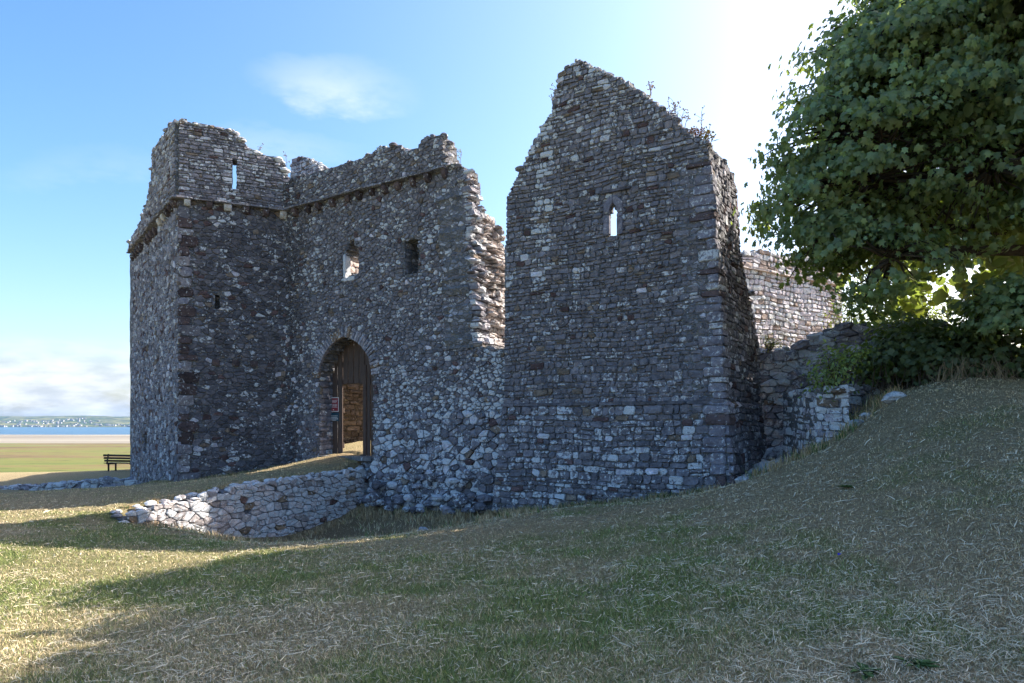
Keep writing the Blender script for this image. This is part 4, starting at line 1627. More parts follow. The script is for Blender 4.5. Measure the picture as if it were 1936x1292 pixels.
# ---- ruined wall behind the ditch on the right, with its stub pier -----
def right_ruins():
    pts = []
    for (x, yt, yb, Y) in ((1395, 665, 900, 17.6), (1437, 662, 900, 17.2), (1500, 655, 890, 16.6), (1522, 640, 880, 16.3), (1560, 622, 860, 15.9), (1620, 613, 800, 15.3), (1700, 608, 760, 14.7), (1790, 620, 740, 14.2), (1850, 640, 735, 13.8)):
        t = P(x, yt, Y); b_ = P(x, yb, Y)
        pts.append((t.x, t.y, t.z, b_.z))
    curved_wall('ruined_wall', pts, 'low tumbledown rubble wall overgrown with ivy between the gable tower and the tree', 'stone wall', 71, T=.8,
                tone=lambda u, z, r: tone_of(r, .65 if u < 2.6 else .4, .30 if u < 2.6 else .10, .01, .12, .25), flip=-1, h=(.10, .24), w=(.16, .5), proud=(.02, .16), rough=.035, batter=.04)
    # projecting stub pier beside the hollow
    a = P(1545, 740, 12.9); b_ = P(1606, 735, 12.5)
    pf = Face((a.x, a.y), (b_.x - a.x, b_.y - a.y), (-.05, -1))
    Lp = (Vector((b_.x, b_.y)) - Vector((a.x, a.y))).length
    root = thing('stub_pier', (a.x, a.y, -1.4), 'short squared stub of pale stone wall at the edge of the dry bank', 'stone pier')
    st = Stones()
    mb = MB()
    pp = [(0, -1.5), (-.02, .58), (Lp * .5, .62), (Lp, .66), (Lp, -1.5)]
    core_geo(pf, [pp], mb, T=1.8, g=.1, seed=81)
    link('wall_core', mb.mesh('wall_core'), M_MORTAR, root)
    tn = lambda u, z, r: tone_of(r, .7, .3, 0, .16, .28)
    lay(pf, [pp], st, 82, h=(.09, .17), w=(.14, .32), tone=tn, rough=.02)
    sf = Face((a.x, a.y), (.05, 1), (-1, .05))
    lay(sf, [[(0, -1.6), (0, .6), (1.8, .65), (1.8, -1.6)]], st, 83, h=(.1, .2), w=(.16, .4), tone=tn, rough=.02)
    crest_rocks(pf, [(0, .6), (Lp, .65)], st, 84, T=1.5, dens=26, size=(.16, .34), tone=tn)
    st.build(root)


right_ruins()


# ---- inner building and courtyard wall -------------------------
def inner_buildings():
    a = P(1395, 480, 27.5); b_ = P(1592, 480, 25.5)
    f = Face((a.x - 2.0, 25.0), (.835, .55), (.55, -.835))
    L_ = f.uz(1592, 500)[0]
    zt = f.uz(1500, 486)[1]
    root = thing('hall_range', (a.x + 1, 27, 0), 'pale lichened rear wall of the inner range behind the tree', 'building')
    st = Stones()
    out = [(0, -1.5), (0, zt - .1)] + f.poly([(1400, 480), (1440, 474), (1480, 482), (1520, 484), (1560, 478), (1592, 486)]) + [(L_, -1.5)]
    mb = MB()
    core_geo(f, [out], mb, T=1.0, g=.2, seed=91)
    link('wall_core', mb.mesh('wall_core'), mortar_material('pale_mortar', (.26, .22, .18), (.40, .38, .37)), root)
    lay(f, [out], st, 92, h=(.13, .24), w=(.2, .5), joint=.03, proud=(.02, .05), tone=lambda u, z, r: (lambda s: (.52 * s, .49 * s, .48 * s, .6))(r.uniform(.72, 1.1)) if r.random() < .85 - .45 * float(smooth(L_ - 1.6, L_ - .2, u)) else (.24, .20, .16, .2))
    zz = f.uz(1440, 512)[1]
    u = 0
    r = random.Random(2)
    while u < L_ - .3:                                  # weathered ledge under the wall head
        w = min(r.uniform(.5, 1.1), L_ - u)
        v, g = stone_geo(f, wonky(u, u + w - .01, zz - .05, zz + .05, r, .01), .14, r); st.add(v, g, (.36, .33, .29, .3)); u += w
    st.build(root)
    # courtyard wall seen through the wicket: warm, in its own shade
    root2 = thing('courtyard_wall', (-6, 26.5, -.8), 'warm brown plastered courtyard wall glimpsed through the open wicket of the gate', 'castle wall')
    cf = Face((-9.0, 25.6), (.965, .262), (.262, -.965))
    mb = MB()
    core_geo(cf, [[(0, -1.2), (0, 3.6), (5.2, 3.4), (5.2, -1.2)]], mb, T=.7, g=.14, seed=95, jit=.03)
    link('wall_core', mb.mesh('wall_core'), M_WARM, root2)
    st = Stones()
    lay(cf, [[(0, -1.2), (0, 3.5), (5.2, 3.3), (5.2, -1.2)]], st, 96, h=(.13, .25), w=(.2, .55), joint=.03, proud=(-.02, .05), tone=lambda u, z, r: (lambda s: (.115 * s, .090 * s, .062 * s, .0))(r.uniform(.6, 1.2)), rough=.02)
    st.build(root2)
    # slated roof corner far inside, glimpsed between wall and tower
    root3 = thing('inner_roof', (-1.0, 33, 0), 'sliver of grey slated inner building between the broken wall and gable tower', 'building')
    bf = Face((-1.6, 33.0), (1, 0), (0, -1))
    mb = MB(); core_geo(bf, [[(0, -1), (0, 5.6), (2.6, 5.6), (2.6, -1)]], mb, T=.5, g=.3, seed=97)
    link('wall', mb.mesh('wall'), M_MORTAR, root3)
    rr = random.Random(8)
    for row in range(9):
        for k in range(8):
            v, g = box_geo((0, 0, 0), (.33, .03, .36), Matrix.Rotation(-.8, 3, 'X'))
            link('slate', mesh_from('slate', v, g), M_SLATE, root3, (-1.5 + .34 * k + .17 * (row % 2), 32.75 + .2 * row, 5.5 + .2 * row + rr.uniform(-.01, .01)))


inner_buildings()


# ------------------------------------------------------------------ loose rocks in the ditch and by the towers
def loose_rocks():
    r = random.Random(33)
    spec = [  # photo x, photo y, depth, size, label
        (690, 976, 15.9, .26, 'pale upright boulder lying in the dry grass of the ditch'),
        (740, 982, 15.4, .24, 'flat pale stone in the ditch, below the gate wall footing'),
        (683, 1002, 14.6, .20, 'small grey stone at the brim of the ditch'),
        (710, 1004, 14.2, .22, 'small pale stone at the brim, closest to the lawn'),
        (800, 965, 15.8, .34, 'larger pale boulder at the foot of the rock outcrop'),
        (520, 1012, 15.2, .26, 'grey stone fallen at the foot of the retaining wall'),
        (540, 1016, 14.9, .24, 'flat pale stone fallen in front of the retaining wall'),
        (1405, 912, 13.4, .28, 'grey block at the foot of the gable tower corner'),
        (1418, 905, 13.6, .30, 'squared blue-grey block between gable tower and dry bank'),
        (1690, 752, 11.6, .32, 'flat pale slab lying on the brow of the dry bank'),
        (1622, 766, 12.0, .30, 'white block beside the stub pier'),
        (1640, 764, 12.1, .26, 'second white block beside the stub pier, nearer the tree'),
    ]
    for (x, y, Y, s, lab) in spec:
        p = P(x, y, Y)
        gz = float(ground_z(p.x, p.y))
        v, f = rock_geo((0, 0, 0), (s * 1.35, s * 1.1, s * .8), r)
        me = mesh_from('boulder', v, f, [(.30, .30, .31, .7)] * len(v))
        o = link('boulder', me, M_STONE, None, (p.x, p.y, gz + s * .14))
        tag(o, lab, 'stone', 'loose stones lying in the grass')
    # tumble of stone filling the hollow behind the flank of the gable tower
    root = thing('stone_tumble', (5.6, 14.6, -1.4), 'tumbled heap of pale broken masonry in the hollow behind the gable tower', 'rubble heap')
    st = Stones()
    for k in range(170):
        x = r.uniform(1415, 1545); Y = r.uniform(14.3, 16.4)
        X = (x - CX) / F * Y
        s = r.uniform(.16, .48)
        z = float(ground_z(X, Y)) + (Y - 14.2) * .38 + r.uniform(-.1, .12)
        v, f = rock_geo((X, Y, z), (s * 1.3, s, s * r.uniform(.55, .95)), r)
        st.add(v, f, tone_of(r, .7, .3, 0, .12, .24))
    st.build(root)


loose_rocks()


# ------------------------------------------------------------------ bench
def bench():
    Y = 33.0
    a = P(198, 893, Y)
    gz = float(ground_z(a.x + .6, Y)) - .0
    gz = a.z
    root = thing('park_bench', (a.x, Y, gz), 'dark slatted timber bench looking out over the marsh beside the left tower', 'bench')
    Lb = 1.85
    dirv = Vector((.96, -.27, 0)).normalized(); back = Vector((-.27, -.96, 0))      # back points to the viewer
    rot = Matrix((dirv, -back, Vector((0, 0, 1)))).transposed()

    def part(nm, c, s, tilt=0):
        R = rot @ Matrix.Rotation(tilt, 3, 'X')
        v, f = bevel_box_geo((0, 0, 0), (s[0], s[1], s[2]), R, .008)
        p = Vector((a.x, Y, gz)) + dirv * c[0] - back * c[1] + Vector((0, 0, c[2]))
        link(nm, mesh_from(nm, v, f), M_BENCH, root, p)
    for k in range(3):
        part('back_slat', (Lb / 2 + .05, -.07 - .03 * k, .56 + .13 * k), (Lb, .035, .095), -.2)
    for k in range(4):
        part('seat_slat', (Lb / 2, .02 + .115 * k, .44), (Lb + .1, .095, .035))
    for u in (.25, Lb - .2):
        part('leg', (u, -.02, .22), (.06, .07, .46))
        part('leg', (u, .4, .22), (.06, .07, .46))
        part('back_post', (u, -.07, .64), (.06, .05, .50), -.2)
        part('seat_bearer', (u, .2, .40), (.05, .46, .05))


bench()


# ------------------------------------------------------------------ foliage
LEAF_OUT = [(0, 0), (-.42, .14), (-.30, .38), (-.47, .74), (-.17, .68), (0, 1.0), (.17, .68), (.47, .74), (.30, .38), (.42, .14)]
OVAL_OUT = [(0, 0), (-.24, .28), (-.20, .66), (0, 1.0), (.20, .66), (.24, .28)]


def leaf_template(out, dip=.10):
    v = [(x, y - .0, -.10 * abs(x) * 2 - .18 * y * y) for x, y in out] + [(0, .42, dip - .05)]
    n = len(out)
    f = [(i, (i + 1) % n, n) for i in range(n)]
    return np.array(v, np.float32), np.array(f, np.int32)


def unit(a):
    return a / np.maximum(np.linalg.norm(a, axis=-1, keepdims=True), 1e-9)


def leaves_mesh(name, pos, outw, size, tone, tmpl, rng, droop=.5, spread=.5, up=(.55, .65)):
    """pos (n,3), outw (n,3) outward direction, size (n), tone (n,4) -> one mesh, and the frames of every leaf"""
    n = len(pos)
    nrm = unit(outw * up[0] + np.array([0, 0, up[1]]) + rng.normal(0, spread, (n, 3)))
    tip = outw + np.array([0, 0, -droop]) + rng.normal(0, .45, (n, 3))
    tip = unit(tip - nrm * np.sum(tip * nrm, -1, keepdims=True))
    side = np.cross(tip, nrm)
    tv, tf = tmpl
    k = len(tv)
    V = pos[:, None, :] + size[:, None, None] * (side[:, None, :] * tv[None, :, 0:1] + tip[:, None, :] * tv[None, :, 1:2] + nrm[:, None, :] * tv[None, :, 2:3])
    Fc = tf[None] + (np.arange(n) * k)[:, None, None]
    return V.reshape(-1, 3), Fc.reshape(-1, 3), np.repeat(tone, k, axis=0), (side, tip, nrm)


def leaf_tones(n, rng, base=(.045, .085, .022), var=.35, light=.06):
    g = rng.uniform(1 - var, 1 + var, (n, 1))
    h = rng.normal(0, .10, (n, 1))
    c = np.array(base)[None] * g * (1 + np.c_[h, h * .2, -h])
    k = rng.random(n) < light
    c[k] = c[k] * 1.7 + np.array([.03, .035, .02])
    return np.c_[np.clip(c, .004, .6), np.ones(n)]


def ellipsoid_clumps(c, rad, n, rng, shell=.45):
    d = unit(rng.normal(0, 1, (n, 3)))
    k = (1 - shell * rng.random(n) ** 1.4)[:, None]
    return np.array(c) + d * np.array(rad) * k, d


def limb(a, b, bend, n=6, r0=.1, r1=.03, r=random):
    a, b = Vector(a), Vector(b)
    pts, rad = [], []
    off = Vector((r.uniform(-1, 1), r.uniform(-1, 1), r.uniform(.2, 1))) * bend
    for i in range(n + 1):
        t = i / n
        pts.append(a.lerp(b, t) + off * math.sin(t * math.pi) + Vector((r.uniform(-1, 1), r.uniform(-1, 1), r.uniform(-1, 1))) * bend * .12 * (0 < i < n))
        rad.append(r0 + (r1 - r0) * t)
    return pts, rad


def sycamore():
    rng = np.random.default_rng(11)
    r = random.Random(11)
    base = Vector((13.6, 13.6, float(ground_z(13.6, 13.6)) - .1))
    root = thing('sycamore_tree', tuple(base), 'large leafy sycamore reaching in over the bank at the upper right', 'tree')
    lobes = [  # centre, radii, clumps, leaf size, leaves per clump
        ((6.85, 13.0, 4.6), (1.95, 2.2, 1.35), 480, .125, 16),
        ((6.35, 13.0, 5.5), (1.35, 1.8, 1.1), 300, .125, 16),
        ((7.2, 13.0, 6.7), (1.45, 1.8, 1.1), 560, .12, 16),
        ((8.25, 12.9, 7.8), (1.5, 1.7, 1.05), 620, .12, 16),
        ((8.1, 12.8, 5.7), (2.3, 2.5, 1.8), 440, .13, 15),
        ((10.0, 12.4, 6.9), (2.3, 2.5, 1.8), 440, .13, 16),
        ((8.4, 12.0, 4.5), (1.9, 2.1, 1.15), 380, .13, 16),
        ((6.75, 12.2, 2.95), (.75, .9, .7), 100, .125, 15),
        ((6.15, 12.9, 3.6), (1.1, 1.4, .5), 160, .125, 15),
        ((9.7, 11.5, 3.9), (1.5, 1.8, 1.2), 240, .135, 15),
        ((10.6, 12.5, 5.4), (2.4, 3.0, 2.4), 400, .14, 15),
        ((9.2, 12.5, 1.9), (1.15, 1.1, 1.0), 260, .125, 15),
        ((13.7, 12.6, 6.6), (4.8, 6.4, 3.8), 900, .30, 13),
        ((11.05, 11.2, 8.5), (1.9, 2.2, 1.6), 1000, .27, 15),
        ((11.35, 9.5, 8.5), (2.2, 2.5, 1.6), 1000, .28, 15),
        ((12.8, 7.2, 7.0), (3.2, 3.9, 2.2), 520, .30, 13),
        ((11.8, 17.5, 6.4), (3.2, 3.2, 3.4), 330, .28, 13),
    ]
    NF = 12
    tb = MB()
    pts = [base, base + Vector((-.1, .05, 1.6)), base + Vector((.1, -.1, 3.4)), base + Vector((-.1, 0, 6.5)), base + Vector((0, 0, 9.5))]
    tb.add(tube_geo(pts, [.55, .42, .36, .26, .10], 10))
    link('trunk', tb.mesh('trunk'), M_BARK, root)
    lb = MB()
    POS, OUT, SIZ, FAR = [], [], [], []
    for li, (c, rad, ncl, ls, per) in enumerate(lobes):
        start = base + Vector((0, 0, min(max(c[2] - 1.0, 1.8), 7.0)))
        p_, r_ = limb(start, Vector(c), .35, 7, .17, .06, r)
        lb.add(tube_geo(p_, r_, 7))
        npad = max(4, ncl // (13 if li < NF and li not in (2, 3) else 9))
        pc, pd = ellipsoid_clumps(c, rad, npad, rng, .62 if li < NF and li not in (2, 3) else .36)
        pn = unit(pd * .45 + np.array([0, 0, .9]) + rng.normal(0, .18, (npad, 3)))
        which = rng.integers(0, npad, ncl)
        q = rng.normal(0, 1, (ncl, 3)); q = q - pn[which] * np.sum(q * pn[which], -1, keepdims=True)
        cl = pc[which] + unit(q) * (rng.random((ncl, 1)) ** .6) * (.72 if li < NF else 1.0) + pn[which] * rng.normal(0, .07, (ncl, 1)) - np.array([0, 0, .12])
        d = unit(pd[which] * .9 + unit(q) * .5)
        gz = ground_z(cl[:, 0], cl[:, 1])
        ok = cl[:, 2] > gz + .9
        # the crown keeps clear of the gable tower and holds real gaps
        ok &= fbm(cl[:, 0] * 1.1 + cl[:, 1] * .6, cl[:, 2] * 1.1 - cl[:, 1] * .4, 5, 2) > (.39 if li < NF and li not in (2, 3) else .24)
        cl, d = cl[ok], d[ok]
        for i in range(0, len(cl), 2 if li < NF else 8):
            p_, r_ = limb(Vector(c) + (Vector(cl[i]) - Vector(c)) * .12, Vector(cl[i]), .16, 5, .035, .008, r)
            lb.add(tube_geo(p_, r_, 5))
        m = len(cl)
        o = rng.normal(0, 1, (m, per, 3)) * np.array([.19, .19, .08]) * (ls / .14)
        pp = cl[:, None, :] + o
        oo = unit(d[:, None, :] * 1.0 + unit(o) * .45)
        POS.append(pp.reshape(-1, 3)); OUT.append(oo.reshape(-1, 3)); SIZ.append(ls * rng.uniform(.5, 1.35, m * per)); FAR.append(np.full(m * per, li >= NF))
    link('limbs', lb.mesh('limbs'), M_BARK, root)
    pos = np.concatenate(POS); out = np.concatenate(OUT); siz = np.concatenate(SIZ)
    tone = leaf_tones(len(pos), rng, (.125, .19, .068), .5, .13)
    tmpl = leaf_template(LEAF_OUT)
    # leaves that show largest become objects of their own
    yy = np.maximum(pos[:, 1], 1); px = CX + F * pos[:, 0] / yy; py = HY - F * pos[:, 2] / yy
    vis = (px < 1930) & (px > 1380) & (py > 0) & (py < 700)
    score = np.where(vis, siz / yy + rng.uniform(0, .002, len(siz)) - (pos[:, 1] - 10) * .0006, -1)
    top = np.argsort(-score)[:300]
    rest = np.ones(len(pos), bool); rest[top] = False
    far = np.concatenate(FAR)
    near_ = rest & ~far; far_ = rest & far
    V, Fc, T, _ = leaves_mesh('crown', pos[near_], out[near_], siz[near_], tone[near_], tmpl, rng, .9, .42, (1.0, .30))
    V2, F2, T2, _ = leaves_mesh('crown', pos[far_], out[far_], siz[far_] * 1.15, tone[far_], leaf_template([(0, 0), (-.42, .3), (-.36, .75), (0, 1.0), (.36, .75), (.42, .3)]), rng, .9, .42, (1.0, .30))
    Fc = np.concatenate([Fc, F2 + len(V)]); V = np.concatenate([V, V2]); T = np.concatenate([T, T2])
    o = link('crown', fast_mesh('crown', V, Fc, T), M_LEAF, root)
    o['kind'] = 'stuff'
    vs = []
    for k in range(5):
        t = leaf_tones(1, rng, (.115, .175, .065), .35, 1.0 if k == 4 else .0)[0]
        vs.append(mesh_from('leaf', tmpl[0], tmpl[1], [t] * len(tmpl[0])))
        vs[-1].materials.append(M_LEAF)
    _, _, _, (sd, tp, nm) = leaves_mesh('leaf', pos[top], out[top], siz[top], tone[top], tmpl, rng, .9, .42, (1.0, .30))
    for i, k in enumerate(top):
        lf = bpy.data.objects.new('leaf', vs[i % 5])
        COL.objects.link(lf)
        lf.parent = root
        M = Matrix((Vector(sd[i]), Vector(tp[i]), Vector(nm[i]))).transposed().to_4x4()
        M = Matrix.Translation(Vector(pos[k]) - base) @ M @ Matrix.Scale(float(siz[k]), 4)
        lf.matrix_local = M


sycamore()


def bush(name, centres, label, cat, seed, leaf=.09, base_col=(.05, .09, .02), mat=None, per=14, spread=.16, light=.1, stems=None, tmpl=OVAL_OUT, ground=None):
    rng = np.random.default_rng(seed); r = random.Random(seed)
    c0 = np.array(centres[0][0])
    gz = float(ground_z(c0[0], c0[1])) if ground is None else ground
    root = thing(name, (c0[0], c0[1], gz), label, cat)
    POS, OUT = [], []
    lb = MB()
    for (c, rad, ncl) in centres:
        cl, d = ellipsoid_clumps(c, rad, ncl, rng, .75)
        for i in range(0, ncl, 2):
            foot = Vector((c0[0] + r.uniform(-.15, .15) * 2 * rad[0], c0[1] + r.uniform(-.1, .1), gz)) if stems is None else Vector((cl[i][0] + r.uniform(-.3, .3), cl[i][1], stems))
            p_, r_ = limb(foot, Vector(cl[i]), .10, 5, .014, .004, r)
            lb.add(tube_geo(p_, r_, 4), (.09, .07, .05, 1))
        o = rng.normal(0, spread, (ncl, per, 3))
        POS.append((cl[:, None, :] + o).reshape(-1, 3)); OUT.append(unit(d[:, None, :] + unit(o) * .8).reshape(-1, 3))
    pos = np.concatenate(POS); out = np.concatenate(OUT)
    V, Fc, T, _ = leaves_mesh('foliage', pos, out, leaf * rng.uniform(.6, 1.25, len(pos)), leaf_tones(len(pos), rng, base_col, .35, light), leaf_template(tmpl, .05), rng)
    o = link('foliage', fast_mesh('foliage', V, Fc, T), mat or M_SHRUB, root)
    o['kind'] = 'stuff'
    link('stems', lb.mesh('stems'), M_STEM, root)
    return root


def C3(x, y, Y):
    p = P(x, y, Y)
    return (p.x, p.y, p.z)


bush('sapling_bush', [(C3(1575, 700, 13.0), (.36, .35, .42), 44), (C3(1612, 672, 13.1), (.3, .3, .28), 22), (C3(1555, 722, 12.9), (.2, .3, .22), 18)],
     'small bright green sapling growing from the top of the stub pier', 'bush', 101, .085, (.17, .24, .05), per=11, spread=.11, light=.2, ground=.5)  # leaf colour raised to stand in for sun shining through
bush('hedge', [(C3(1810, 680, 13.4), (1.1, .7, .62), 150), (C3(1720, 665, 13.6), (.8, .6, .5), 110), (C3(1925, 670, 13.2), (1.2, .9, .9), 190), (C3(2080, 640, 13.0), (1.6, 1.2, 1.3), 200)],
     'dark tangled hedge under the sycamore along the top of the bank', 'hedge', 102, .13, (.05, .085, .03), per=13, spread=.16, light=.04, stems=.55, tmpl=LEAF_OUT)
bush('ivy', [(C3(1690, 640, 14.3), (.55, .25, .30), 60), (C3(1640, 690, 14.6), (.5, .25, .3), 50), (C3(1740, 625, 14.3), (.5, .3, .22), 50)],
     'dark ivy spilling over the ruined wall next to the hedge', 'ivy', 103, .10, (.05, .085, .03), per=12, spread=.13, light=.05, tmpl=LEAF_OUT)
bush('garden_tree', [(C3(1715, 575, 24), (.95, .9, .75), 90), (C3(1755, 600, 24), (.8, .8, .5), 60)],
     'sunlit yellow-green shrub showing above the ruined wall under the branches', 'tree', 104, .13, (.11, .15, .035), per=12, spread=.2, light=.3, ground=.5)
bush('garden_tree', [(C3(1622, 570, 26), (.75, .7, 1.2), 80), (C3(1600, 600, 26), (.5, .6, .5), 40)],
     'thin grey-green shrub at the corner of the pale inner range', 'tree', 105, .11, (.075, .10, .05), per=9, spread=.24, light=.2, ground=.5)
bush('ragwort', [(C3(1455, 645, 16.7), (.14, .14, .18), 16), (C3(1470, 650, 16.7), (.16, .1, .1), 10)],
     'yellow flowering weed on the low wall beside the gable tower', 'weed', 106, .05, (.30, .26, .04), per=9, spread=.06, light=.2, ground=1.75)


# dry stalks under the hedge
def dry_stalks():
    r = random.Random(55)
    mb = MB()
    for k in range(120):
        x = r.uniform(1770, 1925); Y = r.uniform(12.3, 12.9)
        X = (x - CX) / F * Y
        g = float(ground_z(X, Y))
        h = r.uniform(.15, .5)
        a = Vector((X, Y, g - .02)); b_ = a + Vector((r.gauss(0, .16), r.gauss(0, .12), h))
        p_, r_ = limb(a, b_, .05, 4, .006, .003, r)
        s = r.uniform(.6, 1.2)
        mb.add(tube_geo(p_, r_, 4), (.26 * s, .20 * s, .12 * s, 1))
    o = link('dry_stalks', mb.mesh('dry_stalks'), M_STEM)
    tag(o, 'dry pale stalks standing along the foot of the hedge', 'dead stalks', kind='stuff')


dry_stalks()


# weeds rooted in the wall heads
def wall_weed(face, x, y0, y1, label, seed, stems=3, head=(.30, .24, .10), stem=(.24, .17, .10), wide=.12, off=-.25, leafc=None):
    r = random.Random(seed)
    u, z0 = face.uz(x, y0); z1 = face.uz(x, y1)[1]
    p = face.map(u, z0, off)
    root = thing('wall_weed', tuple(p), label, 'weed', 'weeds growing on the ruined wall tops')
    sb, hb = MB(), MB()
    H = z1 - z0
    for k in range(stems):
        a = p + Vector((r.uniform(-.04, .04), r.uniform(-.04, .04), -.06))
        hh = H * (1 if k == 0 else r.uniform(.55, .95))
        b_ = p + Vector((r.gauss(0, wide * .5), r.gauss(0, wide * .5), hh))
        p_, r_ = limb(a, b_, .03, 5, .010, .005, r)
        sb.add(tube_geo(p_, r_, 4), (*stem, 1))
        for t in range(5):
            q = p_[3 + t % 3]
            e = q + Vector((r.gauss(0, .06), r.gauss(0, .06), r.uniform(.03, .10)))
            sb.add(tube_geo([q, (q + e) / 2 + Vector((0, 0, .01)), e], [.005, .004, .003], 4), (*stem, 1))
            for m in range(3):
                c = e + Vector((r.gauss(0, .025), r.gauss(0, .025), r.uniform(-.005, .02)))
                s = r.uniform(.5, 1.3)
                hb.add(rock_geo(c, (.032, .032, .026), r), (head[0] * s, head[1] * s, head[2] * s, 1))
        if leafc:
            for t in range(8):
                q = p_[r.randrange(0, 4)]
                e = q + Vector((r.gauss(0, .09), r.gauss(0, .09), r.uniform(.0, .06)))
                sd = (e - q).cross(Vector((0, 0, 1))).normalized() * .018
                m_ = (q + e) / 2
                hb.add(([tuple(q), tuple(m_ + sd), tuple(e), tuple(m_ - sd)], [(0, 1, 2, 3)]), (*leafc, 1))
    link('stems', sb.mesh('stems'), M_STEM, root)
    link('flower_heads', hb.mesh('flower_heads'), M_STEM, root)


D = D_FACE
wall_weed(D, 1041, 214, 160, 'tall dried ragwort stalks on the step at the left of the gable', 1, 4, (.34, .27, .06), wide=.10)
wall_weed(D, 1218, 172, 152, 'small reddish dried weed high on the gable slope near its peak', 2, 2, (.42, .28, .18))
wall_weed(D, 1271, 224, 180, 'twin-stemmed dried weed midway down the gable slope', 3, 3, (.42, .30, .20))
wall_weed(D, 1286, 236, 208, 'short sparse dried weed beside the twin-stemmed one on the gable slope', 4, 2, (.44, .34, .22))
wall_weed(D, 1318, 262, 204, 'tallest single dried umbel stalk low on the gable slope', 5, 1, (.42, .34, .22), wide=.03)
wall_weed(D, 1308, 254, 238, 'bushy rust-brown dead plant low on the gable slope', 6, 7, (.32, .16, .08), wide=.2, leafc=(.26, .12, .06))
wall_weed(D, 1328, 268, 250, 'yellow-green and pink leafy weed at the foot of the gable slope', 7, 6, (.36, .26, .05), wide=.18, leafc=(.22, .22, .04))
wall_weed(D, 1333, 272, 234, 'thin dried stalk above the pink weed at the foot of the gable slope', 8, 2, (.3, .22, .16), wide=.05)
wall_weed(C, 862, 315, 284, 'lone yellow-flowered stalk on the flat wall head beside the broken edge', 9, 1, (.42, .36, .05), wide=.03)
wall_weed(C, 535, 330, 290, 'thin dried stalk in the dip between tower and gate wall', 10, 1, (.2, .16, .14), wide=.03)
wall_weed(C, 484, 292, 276, 'faint dried stalk on the sloping parapet of the left tower', 11, 1, (.25, .2, .15), wide=.05)


